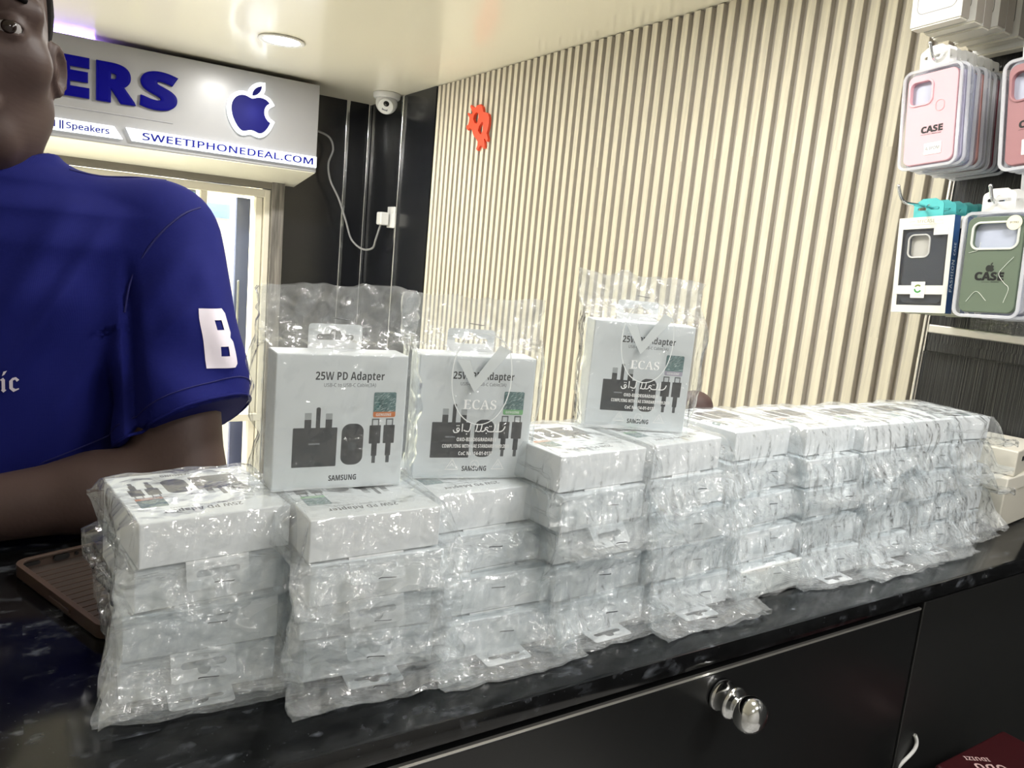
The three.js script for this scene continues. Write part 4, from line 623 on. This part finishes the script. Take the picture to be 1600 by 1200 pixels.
  const nm = ['front white card box with a ring print hanging at the top', 'second white card box behind the front one at the top', 'third white card box at the top', 'fourth white card box at the top', 'fifth white card box at the top', 'sixth white card box at the top', 'last white card box at the top, hanging lowest against the board'];
  for (let i = 0; i < 7; i++) whiteBox(nm[i], 1.07 + i * 0.0225, 0.51 - (i === 6 ? 0.012 : 0.002 * (i % 3)), -0.667 + 0.0035 * i + 0.004 * (i % 2), 0.06, 0.071, 0.128, 0.0195);
  whiteBox('white card box in the top right corner of the board', 1.07, 0.51, -0.515, 0.08, 0.078, 0.128, 0.022); whiteBox('second white card box behind the one in the top right corner', 1.096, 0.508, -0.512, 0.08, 0.078, 0.128, 0.022);
  // crumpled clear wrap stuffed behind the lowest rail
  const cr = crumpler(444), pg = new THREE.PlaneGeometry(0.16, 0.034, 70, 16), pp = pg.attributes.position; for (let i = 0; i < pp.count; i++) { pp.setZ(i, 0.012 * cr(pp.getX(i), pp.getY(i), 0)); pp.setY(i, pp.getY(i) + 0.006 * cr(pp.getX(i) * 2, 3, 1)); } pg.computeVertexNormals();
  solo('plastic_wrap', 'crumpled clear plastic wrap lying along the lowest aluminium rail', 'wrap', pg, film, [1.222, r(-0.034), -0.535], [0, -Math.PI / 2, 0]);
}
// ---------------------------------------------------------------- the person behind the counter
{
  const V = (x, y, z) => [x, y + EYE, z];
  const smin = (a, b, k) => { const h = Math.max(k - Math.abs(a - b), 0) / k; return Math.min(a, b) - h * h * k * 0.25; };
  const smax = (a, b, k) => -smin(-a, -b, k);
  const cap = (p, a, b, ra, rb) => { const bx = b[0] - a[0], by = b[1] - a[1], bz = b[2] - a[2], px = p[0] - a[0], py = p[1] - a[1], pz = p[2] - a[2]; let t = (px * bx + py * by + pz * bz) / (bx * bx + by * by + bz * bz); t = t < 0 ? 0 : t > 1 ? 1 : t; return Math.hypot(px - t * bx, py - t * by, pz - t * bz) - (ra + (rb - ra) * t); };
  const ell = (p, c, r) => { const x = (p[0] - c[0]) / r[0], y = (p[1] - c[1]) / r[1], z = (p[2] - c[2]) / r[2], k = Math.hypot(x, y, z), k2 = Math.hypot(x / r[0], y / r[1], z / r[2]); return k2 < 1e-9 ? -Math.min(...r) : k * (k - 1) / k2; };
  // smooth surface nets over a box
  function mesh(f, lo, hi, h, uvs = 1) {
    const n = [0, 1, 2].map((i) => Math.ceil((hi[i] - lo[i]) / h) + 1), id = (i, j, k) => i + n[0] * (j + n[1] * k), F = new Float32Array(n[0] * n[1] * n[2]);
    for (let k = 0; k < n[2]; k++) for (let j = 0; j < n[1]; j++) for (let i = 0; i < n[0]; i++) F[id(i, j, k)] = f([lo[0] + i * h, lo[1] + j * h, lo[2] + k * h]);
    const vi = new Int32Array(F.length).fill(-1), pos = [], idx = [];
    for (let k = 0; k < n[2] - 1; k++) for (let j = 0; j < n[1] - 1; j++) for (let i = 0; i < n[0] - 1; i++) {
      let c = 0, sx = 0, sy = 0, sz = 0; const g = (a, b, d) => F[id(i + a, j + b, k + d)];
      for (let e = 0; e < 12; e++) {
        const ax = e >> 2, u = e & 1, v = (e >> 1) & 1, A = [0, 0, 0], B = [0, 0, 0]; A[(ax + 1) % 3] = B[(ax + 1) % 3] = u; A[(ax + 2) % 3] = B[(ax + 2) % 3] = v; B[ax] = 1;
        const fa = g(...A), fb = g(...B); if ((fa < 0) === (fb < 0)) continue; const t = fa / (fa - fb); c++; sx += A[0] + t * (B[0] - A[0]); sy += A[1] + t * (B[1] - A[1]); sz += A[2] + t * (B[2] - A[2]);
      }
      if (c) { vi[id(i, j, k)] = pos.length / 3; pos.push(lo[0] + (i + sx / c) * h, lo[1] + (j + sy / c) * h, lo[2] + (k + sz / c) * h); }
    }
    for (let k = 1; k < n[2] - 1; k++) for (let j = 1; j < n[1] - 1; j++) for (let i = 1; i < n[0] - 1; i++) {
      const a = F[id(i, j, k)] < 0;
      const quad = (p, q, r, s, fl) => { p = vi[p]; q = vi[q]; r = vi[r]; s = vi[s]; if (p < 0 || q < 0 || r < 0 || s < 0) return; fl ? idx.push(p, q, r, p, r, s) : idx.push(p, r, q, p, s, r); };
      if (a !== (F[id(i + 1, j, k)] < 0)) quad(id(i, j - 1, k - 1), id(i, j, k - 1), id(i, j, k), id(i, j - 1, k), a);
      if (a !== (F[id(i, j + 1, k)] < 0)) quad(id(i - 1, j, k - 1), id(i - 1, j, k), id(i, j, k), id(i, j, k - 1), a);
      if (a !== (F[id(i, j, k + 1)] < 0)) quad(id(i - 1, j - 1, k), id(i, j - 1, k), id(i, j, k), id(i - 1, j, k), a);
    }
    const nor = new Float32Array(pos.length), uv = new Float32Array(pos.length / 3 * 2), e = h * 0.5;
    for (let v = 0; v < pos.length; v += 3) {
      const p = [pos[v], pos[v + 1], pos[v + 2]], d = f(p), gx = f([p[0] + e, p[1], p[2]]) - f([p[0] - e, p[1], p[2]]), gy = f([p[0], p[1] + e, p[2]]) - f([p[0], p[1] - e, p[2]]), gz = f([p[0], p[1], p[2] + e]) - f([p[0], p[1], p[2] - e]), l = Math.hypot(gx, gy, gz) || 1;
      nor[v] = gx / l; nor[v + 1] = gy / l; nor[v + 2] = gz / l; uv[v / 3 * 2] = (p[0] + p[2] * 0.6) * uvs; uv[v / 3 * 2 + 1] = p[1] * uvs; void d;
    }
    const G = new THREE.BufferGeometry(); G.setAttribute('position', new THREE.Float32BufferAttribute(pos, 3)); G.setAttribute('normal', new THREE.BufferAttribute(nor, 3)); G.setAttribute('uv', new THREE.BufferAttribute(uv, 2)); G.setIndex(idx); return G;
  }
  // ---- joints
  const CXP = -0.037, shL = V(0.138, -0.022, -0.945), elL = V(0.136, -0.256, -0.805), wrL = V(-0.115, -0.274, -0.79);
  const shR = V(-0.212, -0.022, -0.945), elR = V(-0.27, -0.256, -0.84), wrR = V(-0.36, -0.274, -0.66);
  const neck0 = V(CXP, 0.0, -0.965), neck1 = V(CXP, 0.10, -0.95);
  // ---- head
  const hc = V(CXP, 0.160, -0.945), H = (x, y, z) => [hc[0] + x, hc[1] + y, hc[2] + z];
  const headF = (p) => {
    const q = [hc[0] + Math.abs(p[0] - hc[0]), p[1], p[2]];
    let d = ell(q, H(0, 0.032, -0.012), [0.067, 0.098, 0.094]);
    d = smin(d, ell(q, H(0, -0.03, 0.022), [0.0555, 0.08, 0.068]), 0.03);
    d = smin(d, cap(q, H(0.045, -0.066, -0.004), H(0.018, -0.1, 0.052), 0.0205, 0.018), 0.035);
    d = smin(d, cap(q, H(0, -0.1, 0.057), H(0.012, -0.1, 0.057), 0.018, 0.016), 0.02);
    d = smin(d, ell(q, H(0.042, -0.026, 0.046), [0.022, 0.018, 0.022]), 0.03);
    d = smin(d, cap(q, H(0.012, 0.0195, 0.08), H(0.05, 0.019, 0.058), 0.0105, 0.010), 0.018);
    d = smax(d, -ell(q, H(0.032, -0.001, 0.094), [0.021, 0.0135, 0.0165]), 0.014);
    const ball = Math.hypot(q[0] - hc[0] - 0.032, q[1] - hc[1] - 0.0, q[2] - hc[2] - 0.0695);
    d = smin(d, ball - 0.0142, 0.005);
    d = smax(d, -ell(q, H(0.032, -0.001, 0.086), [0.0135, 0.004, 0.02]), 0.002);
    d = smin(d, cap(q, H(0, 0.004, 0.086), H(0, -0.038, 0.104), 0.0085, 0.0125), 0.016);
    d = smin(d, ell(q, H(0.0135, -0.041, 0.094), [0.0105, 0.0085, 0.011]), 0.008);
    d = smax(d, -ell(q, H(0.0075, -0.049, 0.1), [0.0038, 0.004, 0.006]), 0.003);
    d = smin(d, cap(q, H(0, -0.063, 0.089), H(0.021, -0.066, 0.078), 0.0065, 0.003), 0.008);
    d = smin(d, cap(q, H(0, -0.0735, 0.088), H(0.019, -0.071, 0.079), 0.0075, 0.003), 0.008);
    d = smax(d, -cap(q, H(0, -0.0683, 0.096), H(0.022, -0.0688, 0.084), 0.0013, 0.001), 0.003);
    // ear: a dished disc with a raised rim
    const ex = q[0] - hc[0] - 0.0695, ey = q[1] - hc[1] + 0.0175, ez = q[2] - hc[2] + 0.006, sx = ex + 0.42 * ez, ty = ey - 0.25 * ez;
    const rr = Math.hypot(ty / 0.0235, (ez + 0.002) / (0.0155 + 0.004 * Math.max(-1, Math.min(1, ty / 0.03))));
    let ear = Math.hypot(Math.max(0, rr - 0.86) * 0.022, sx) - 0.0042;
    ear = smin(ear, Math.hypot((rr - 0.9) * 0.021, sx - 0.004) - 0.0034, 0.004);
    ear = smax(ear, -(Math.hypot((rr - 0.42) * 0.028, sx - 0.0065) - 0.005), 0.004);
    ear = smin(ear, cap(q, H(0.0645, -0.02, 0.008), H(0.0665, -0.014, 0.006), 0.0042, 0.0035), 0.004);
    d = smin(d, ear, 0.006);
    d = smin(d, cap(p, neck0, neck1, 0.06, 0.0555), 0.03);
    return d;
  };
  const bodyF = (p) => {
    let d = cap(p, neck0, neck1, 0.06, 0.0555);
    d = smin(d, ell(p, V(CXP, -0.14, -0.96), [0.14, 0.17, 0.095]), 0.05);
    d = smin(d, ell(p, V(CXP, -0.42, -0.965), [0.13, 0.2, 0.09]), 0.05);
    for (const [s, e, w] of [[shL, elL, wrL], [shR, elR, wrR]]) {
      d = smin(d, cap(p, s, e, 0.05, 0.0435), 0.03);
      const m = [e[0] + (w[0] - e[0]) * 0.3, e[1] + (w[1] - e[1]) * 0.3 + 0.002, e[2] + (w[2] - e[2]) * 0.3];
      d = smin(d, cap(p, e, m, 0.0405, 0.0355), 0.018); d = smin(d, cap(p, m, w, 0.0355, 0.0245), 0.02);
    }
    return d;
  };
  // ---- hands: palm, four fingers of three bones, thumb, lightly curled on the worktop
  const hand = (w, dir, sgn) => {
    const fwd = new THREE.Vector3(...dir).normalize(), up = new THREE.Vector3(0, 1, 0), sd = new THREE.Vector3().crossVectors(fwd, up).normalize().multiplyScalar(sgn);
    const at = (f, s, u) => [w[0] + fwd.x * f + sd.x * s, w[1] + u, w[2] + fwd.z * f + sd.z * s], bones = [];
    const fl = [0.92, 1.02, 0.96, 0.78];
    [-0.028, -0.0095, 0.009, 0.026].forEach((s, i) => { const k = fl[i], a = at(0.082 - 0.004 * Math.abs(i - 1), s, 0.002), b = at(0.082 + 0.036 * k, s * 1.12, 0.0005), c = at(0.082 + 0.058 * k, s * 1.16, -0.0085), e = at(0.082 + 0.070 * k, s * 1.16, -0.0185); bones.push([a, b, 0.0092, 0.0084], [b, c, 0.0084, 0.0077], [c, e, 0.0077, 0.0066]); });
    const th = [[at(0.022, -0.026, -0.004), at(0.05, -0.047, -0.008), 0.0125, 0.0105], [at(0.05, -0.047, -0.008), at(0.078, -0.052, -0.014), 0.0102, 0.0082]];
    const palm = [[at(0.0, -0.006, 0), at(0.078, -0.026, 0.001), 0.022, 0.0125], [at(0.0, 0, 0), at(0.08, -0.008, 0.002), 0.022, 0.0125], [at(0.0, 0.003, 0), at(0.078, 0.009, 0.001), 0.022, 0.012], [at(0.0, 0.006, 0), at(0.072, 0.024, 0), 0.021, 0.0115]];
    const f = (p) => { let d = 1; for (const b of palm) d = smin(d, cap(p, ...b), 0.008); for (const b of bones) d = smin(d, cap(p, ...b), 0.0035); for (const b of th) d = smin(d, cap(p, ...b), 0.006); return d; };
    const all = [...bones, ...th, ...palm].flatMap((b) => [b[0], b[1]]), lo = [0, 1, 2].map((i) => Math.min(...all.map((a) => a[i])) - 0.03), hi = [0, 1, 2].map((i) => Math.max(...all.map((a) => a[i])) + 0.03);
    return mesh(f, lo, hi, 0.0034, 6);
  };
  const skin = std(lin(0.066, 0.041, 0.036), 0.56, { bumpMap: dataTex(256, 256, (u, v) => { const k = vnoise(u * 64, v * 64, 3, 64) * 0.6 + vnoise(u * 128, v * 128, 4, 128) * 0.4; return [k, k, k]; }, false), bumpScale: 0.00012, specularIntensity: 0.5 });
  const hair = std(lin(0.008, 0.007, 0.007), 0.9, { specularIntensity: 0.15 }), white = std(lin(0.4, 0.38, 0.38), 0.15), iris = std(lin(0.02, 0.011, 0.008), 0.08);
  const t = thing('person', 'person in a blue short-sleeved t-shirt leaning a forearm on the counter at the left', 'person', [CXP, 0, -0.95]);
  const off = (g) => g.translate(-CXP, 0, 0.95);
  const bodyGeo = join(mesh(headF, H(-0.105, -0.155, -0.125), H(0.105, 0.145, 0.135), 0.0034, 6), mesh(bodyF, V(-0.45, -0.62, -1.09), V(0.21, 0.075, -0.60), 0.0085, 6), hand(wrL, [-1, -0.02, 0.06], -1), hand(wrR, [-0.45, 0, 0.9], 1));
  const body = part('body', off(bodyGeo), skin, t);
  for (const s of [-1, 1]) { const e = part('eye', off(new THREE.SphereGeometry(0.0126, 24, 18).translate(...H(0.032 * s, 0.0, 0.0695))), white, body); part('iris', off(new THREE.SphereGeometry(0.0062, 20, 12).scale(1, 1, 0.42).translate(...H(0.032 * s + 0.0008, -0.0006, 0.0808))), iris, e); }
  for (const s of [-1, 1]) part('eyebrow', off(tube([H(0.013 * s, 0.0225, 0.0925), H(0.03 * s, 0.0275, 0.0885), H(0.046 * s, 0.0245, 0.0755)], 0.0028, 16, 6)), hair, body);
  const hairF = (p) => {
    const q = [hc[0] + Math.abs(p[0] - hc[0]), p[1], p[2]]; let d = ell(q, H(0, 0.034, -0.014), [0.0708, 0.1035, 0.098]);
    const line = 0.075 - 1.0 * Math.max(0, (q[0] - hc[0]) - 0.05) * 0, z = q[2] - hc[2], y = q[1] - hc[1], ax = q[0] - hc[0];
    const front = z - (0.018 + 0.9 * Math.max(0, y - 0.062) + 0.2 * Math.max(0, 0.05 - ax)), low = (-0.01 - 0.05 * Math.max(0, -z - 0.02) / 0.05 * 0.6) - y; void line;
    d = smax(d, front, 0.008); return smax(d, low, 0.006) + 0.0009 * (vnoise(p[0] * 700, p[1] * 700 + p[2] * 500, 3) - 0.5);
  };
  part('hair', off(mesh(hairF, H(-0.1, -0.08, -0.13), H(0.1, 0.15, 0.12), 0.0038, 6)), hair, body);
  // ---- t-shirt
  const TB = [[0.05, 0.068, 0.06, -0.96], [0.026, 0.088, 0.075, -0.96], [0.0, 0.125, 0.09, -0.957], [-0.035, 0.153, 0.1, -0.957], [-0.09, 0.152, 0.113, -0.957], [-0.2, 0.148, 0.116, -0.96], [-0.35, 0.15, 0.118, -0.962], [-0.62, 0.158, 0.12, -0.965]];
  const slv = [[shL, elL, 1], [shR, elR, -1]].map(([s, e, sg]) => {
    const a = new THREE.Vector3(...s), b = new THREE.Vector3(...e), ax = b.clone().sub(a).normalize(), hem = a.clone().lerp(b, 0.80);
    const nrm = ax.clone().add(new THREE.Vector3(0.34 * sg, 0, 0.0)).normalize(); return { s, e: [b.x + 0.014 * sg, b.y, b.z], hem, nrm, sg, ax };
  });
  const ridge = (p, o, d, w, h, l0, l1) => { // a soft fold along a line
    const t = (p[0] - o[0]) * d[0] + (p[1] - o[1]) * d[1], s = (p[0] - o[0]) * d[1] - (p[1] - o[1]) * d[0]; if (t < l0 || t > l1) return 0;
    const e = Math.sin(Math.PI * (t - l0) / (l1 - l0)); return h * e * Math.exp(-s * s / (w * w));
  };
  const shirtF = (p) => {
    const y = p[1] - EYE; let i = 0; while (i < TB.length - 2 && y < TB[i + 1][0]) i++;
    const A = TB[i], B = TB[i + 1]; let u = Math.max(0, Math.min(1, (A[0] - y) / (A[0] - B[0]))); u = u * u * (3 - 2 * u); const a = A[1] + (B[1] - A[1]) * u, b = A[2] + (B[2] - A[2]) * u, cz = A[3] + (B[3] - A[3]) * u;
    let d = (Math.pow(Math.pow(Math.abs((p[0] - CXP) / a), 2.4) + Math.pow(Math.abs((p[2] - cz) / b), 2.4), 1 / 2.4) - 1) * Math.min(a, b);
    d = Math.max(d, y - 0.055, -0.6 - y);
    for (const s of slv) {
      const sx = s.sg > 0 ? 0 : 1;
      d = smin(d, cap(p, V(CXP + s.sg * 0.06, -0.02, -0.962), [s.s[0] - s.sg * 0.02, s.s[1] + 0.002, s.s[2]], 0.064, 0.062), 0.04);
      let q = cap(p, s.s, s.e, 0.0605, 0.0715); const al = (p[0] - s.hem.x) * s.nrm.x + (p[1] - s.hem.y) * s.nrm.y + (p[2] - s.hem.z) * s.nrm.z;
      q += 0.0022 * Math.sin(p[0] * 55 + p[1] * 70 + sx) * Math.max(0, Math.min(1, (al + 0.13) / 0.1)) * (al < 0 ? 1 : 0);
      q = Math.max(q, al);
      d = smin(d, q, al > -0.11 ? 0.012 : 0.03);
    }
    // drape: long soft folds over the chest, creases at the armpit and down the sleeve
    if (d < 0.03) {
      const P = [p[0], y];
      d -= 1.5 * (ridge(P, [0.10, 0.03], [-0.52, -0.854], 0.012, 0.007, 0.02, 0.26) + ridge(P, [0.055, 0.03], [-0.45, -0.89], 0.014, 0.006, 0.0, 0.22) + ridge(P, [0.10, -0.08], [-0.5, -0.866], 0.016, 0.006, 0.0, 0.2) - ridge(P, [0.093, -0.03], [0.02, -1], 0.006, 0.008, 0.0, 0.24)
        + ridge(P, [0.115, -0.07], [0.62, 0.78], 0.012, 0.004, -0.06, 0.09) + ridge(P, [0.16, -0.02], [0.2, -0.98], 0.015, 0.004, 0.0, 0.16) + ridge(P, [0.105, -0.12], [0.75, 0.66], 0.008, 0.003, 0.0, 0.08));
      d -= 0.0016 * Math.sin(p[0] * 38 + Math.sin(p[1] * 22) * 2) * Math.sin(p[1] * 25 + p[0] * 12);
      d += 0.4 * Math.max(0, 0.012 - Math.hypot((p[0] - CXP) / 1, (p[2] + 0.955) / 1) + 0.052) * (y > 0.03 ? 1 : 0);   // neck opening
    }
    return d;
  };
  const knit = dataTex(256, 256, (u, v) => { const k = 0.5 + 0.25 * Math.sin(u * 6.2832 * 64) + 0.25 * Math.sin(v * 6.2832 * 64); return [k, k, k]; }, false);
  const blue = std(lin(0.008, 0.011, 0.125), 0.85, { specularIntensity: 0.3, bumpMap: knit, bumpScale: 0.00012 });
  const seamM = std(lin(0.008, 0.009, 0.11), 0.8), printM = std(lin(0.72, 0.66, 0.74), 0.5);
  const shirt = part('t_shirt', off(mesh(shirtF, V(-0.36, -0.63, -1.12), V(0.26, 0.10, -0.70), 0.0055, 12)), blue, t);
  // surface under a point, looking along a direction
  const onShirt = (o, dir, lift = 0.0008) => { let s = 0; for (let i = 0; i < 90; i++) { const d = shirtF([o[0] + dir[0] * s, o[1] + dir[1] * s, o[2] + dir[2] * s]); s += d * 0.55; if (Math.abs(d) < 0.0003) break; } s -= lift; return [o[0] + dir[0] * s, o[1] + dir[1] * s, o[2] + dir[2] * s]; };
  const nrmz = (v) => { const l = Math.hypot(...v); return v.map((x) => x / l); };
  // a print: a flat shape cut into a fine grid and laid on the cloth
  function layOn(shape, map, dir, step) {
    let g = new THREE.ShapeGeometry(shape, 6), p = g.attributes.position, tri = []; for (let i = 0; i < g.index.count; i += 3) tri.push([0, 1, 2].map((k) => [p.getX(g.index.getX(i + k)), p.getY(g.index.getX(i + k))]));
    for (let pass = 0; pass < 9; pass++) { const out = []; let cut = false; for (const t of tri) { const L = [0, 1, 2].map((k) => Math.hypot(t[k][0] - t[(k + 1) % 3][0], t[k][1] - t[(k + 1) % 3][1])), m = L.indexOf(Math.max(...L)); if (L[m] < step) { out.push(t); continue; } cut = true; const A = t[m], B = t[(m + 1) % 3], C = t[(m + 2) % 3], M = [(A[0] + B[0]) / 2, (A[1] + B[1]) / 2]; out.push([A, M, C], [M, B, C]); } tri = out; if (!cut) break; }
    const key = new Map(), pos = []; const at = (q) => { const k = q[0].toFixed(5) + ',' + q[1].toFixed(5); if (!key.has(k)) { key.set(k, pos.length / 3); pos.push(...onShirt(map(...q), dir)); } return key.get(k); };
    const idx = tri.flatMap((t) => t.map(at)); g = new THREE.BufferGeometry(); g.setAttribute('position', new THREE.Float32BufferAttribute(pos, 3)); g.setIndex(idx); g.computeVertexNormals(); g.setAttribute('uv', new THREE.BufferAttribute(new Float32Array(pos.length / 3 * 2), 2)); return g;
  }
  const bS = new THREE.Shape(); [[0, 0], [0.036, 0], [0.041, 0.004], [0.041, 0.029], [0.036, 0.034], [0.041, 0.039], [0.041, 0.061], [0.035, 0.067], [0, 0.067]].forEach(([x, y], i) => i ? bS.lineTo(x, y) : bS.moveTo(x, y));
  for (const y of [0.0135, 0.043]) { const e = new THREE.Path(); e.moveTo(0.016, y); e.lineTo(0.027, y); e.lineTo(0.027, y + 0.011); e.lineTo(0.016, y + 0.011); e.closePath(); bS.holes.push(e); }
  { const dir = nrmz([-0.62, 0.0, -0.78]), sx = [0.78, 0, -0.62], o = V(0.176, -0.139, -0.80);
    part('sleeve_print', off(layOn(bS, (x, y) => { const k = -(y - 0.067); return [o[0] + sx[0] * x * 0.74 - dir[0] * 0.1 + 0.055 * k, o[1] + (0.067 - k) * 0.85 + sx[1] * x, o[2] + sx[2] * x * 0.74 - dir[2] * 0.1 + 0.42 * k]; }, dir, 0.003)), printM, shirt); }
  // blackletter end of the chest word
  { const mk = (pts) => { const s = new THREE.Shape(); pts.forEach(([x, y], i) => i ? s.lineTo(x, y) : s.moveTo(x, y)); return s; };
    const minim = (x) => mk([[x, 0.004], [x + 0.003, 0], [x + 0.0068, 0.0035], [x + 0.006, 0.005], [x + 0.0052, 0.0046], [x + 0.0052, 0.021], [x + 0.003, 0.0245], [x - 0.001, 0.021], [x + 0.0002, 0.0195], [x + 0.001, 0.0198], [x + 0.001, 0.005]]);
    const cS = mk([[0.0, 0.006], [0.005, 0.0], [0.0125, 0.004], [0.012, 0.006], [0.008, 0.0045], [0.0045, 0.007], [0.0045, 0.019], [0.0075, 0.0205], [0.0095, 0.0165], [0.0128, 0.0195], [0.0085, 0.0245], [0.004, 0.0235], [0.0, 0.0185]]);
    const dot = mk([[0, 0], [0.003, 0.002], [0.0065, 0.0085], [0.002, 0.007]]);
    const gs = [], base = V(-0.0105, -0.169, -0.7), dir = [0, 0, -1], M = (dx, dy = 0) => (x, y) => [base[0] + (dx + x) * 0.62, base[1] + (dy + y) * 0.6, base[2]];
    gs.push(layOn(cS, M(0.0045), dir, 0.003), layOn(minim(0), M(-0.006), dir, 0.003), layOn(dot, M(-0.0045, 0.027), dir, 0.003), layOn(minim(0), M(-0.0165), dir, 0.003), layOn(minim(0), M(-0.025), dir, 0.003), layOn(minim(0), M(-0.036), dir, 0.003), layOn(minim(0), M(-0.0445), dir, 0.003));
    part('chest_print', off(mergeGeometries(gs)), printM, shirt); }
  // seams, hems and collar
  const seam = (pts, dir, r = 0.0011, m = seamM, name = 'seam', n = 60) => part(name, off(tube(pts.map((p) => onShirt(p, dir, 0.0002)), r, n, 6)), m, shirt);
  seam([V(0.090, -0.092, -0.7), V(0.097, -0.06, -0.7), V(0.112, -0.028, -0.7), V(0.13, -0.005, -0.7), V(0.15, 0.012, -0.7), V(0.168, 0.02, -0.7)], [0, 0, -1]);
  seam([V(0.046, 0.2, -0.93), V(0.075, 0.2, -0.94), V(0.11, 0.2, -0.945), V(0.14, 0.2, -0.95)], [0, -1, 0]);
  for (const s of slv) {
    const a = s.nrm, u = new THREE.Vector3(1, 0, 0).cross(a).normalize(), v = new THREE.Vector3().crossVectors(a, u).normalize(), rg = (dl) => { const pts = []; for (let i = 0; i < 44; i++) { const th = i / 44 * Math.PI * 2, d = u.clone().multiplyScalar(Math.cos(th)).addScaledVector(v, Math.sin(th)), c = s.hem.clone().addScaledVector(a, -dl), o = c.clone().addScaledVector(d, 0.14); pts.push(onShirt(o.toArray(), d.clone().negate().toArray(), 0.0002)); } return pts; };
    const ringTube = (pts, r) => new THREE.TubeGeometry(new THREE.CatmullRomCurve3(pts.map((p) => new THREE.Vector3(...p)), true), 120, r, 6, true);
    part('hem_stitch', off(ringTube(rg(0.019), 0.0007)), seamM, shirt); part('sleeve_hem', off(ringTube(rg(0.002), 0.0016)), blue, shirt);
  }
  { const pts = [], n = 48; for (let i = 0; i < n; i++) { const th = i / n * Math.PI * 2, c = Math.cos(th), s = Math.sin(th); pts.push(new THREE.Vector3(CXP + 0.064 * c, EYE + 0.03 - 0.026 * s - 0.004 * c * c, -0.950 + 0.070 * s)); }
    const cg = new THREE.TubeGeometry(new THREE.CatmullRomCurve3(pts, true), 140, 0.0075, 8, true); part('collar', off(cg), blue, shirt); }
  // ---- trousers and shoes
  const trF = (p) => { let d = 1; for (const s of [-1, 1]) { const x = CXP + s * 0.085; d = smin(d, cap(p, [x, 0.74, -0.97], [x + s * 0.01, 0.06, -0.99], 0.088, 0.06), 0.03); } return Math.max(smin(d, ell(p, [CXP, 0.76, -0.967], [0.15, 0.1, 0.112]), 0.05), 0.045 - p[1], p[1] - 0.85); };
  part('trousers', off(mesh(trF, [-0.25, 0.0, -1.12], [0.18, 0.9, -0.82], 0.012, 6)), std(lin(0.02, 0.022, 0.03), 0.8), t);
  for (const s of [-1, 1]) { const sf = (p) => { const x = CXP + s * 0.1; return Math.max(smin(cap(p, [x, 0.045, -1.0], [x + s * 0.02, 0.032, -0.84], 0.046, 0.04), cap(p, [x, 0.05, -1.0], [x, 0.1, -1.0], 0.045, 0.045), 0.03), 0.001 - p[1]); }; part('shoe', off(mesh(sf, [CXP + s * 0.1 - 0.09, -0.03, -1.07], [CXP + s * 0.1 + 0.09, 0.17, -0.76], 0.009, 6)), std(lin(0.03, 0.03, 0.032), 0.5), t); }
}
renderer.render(scene, camera);
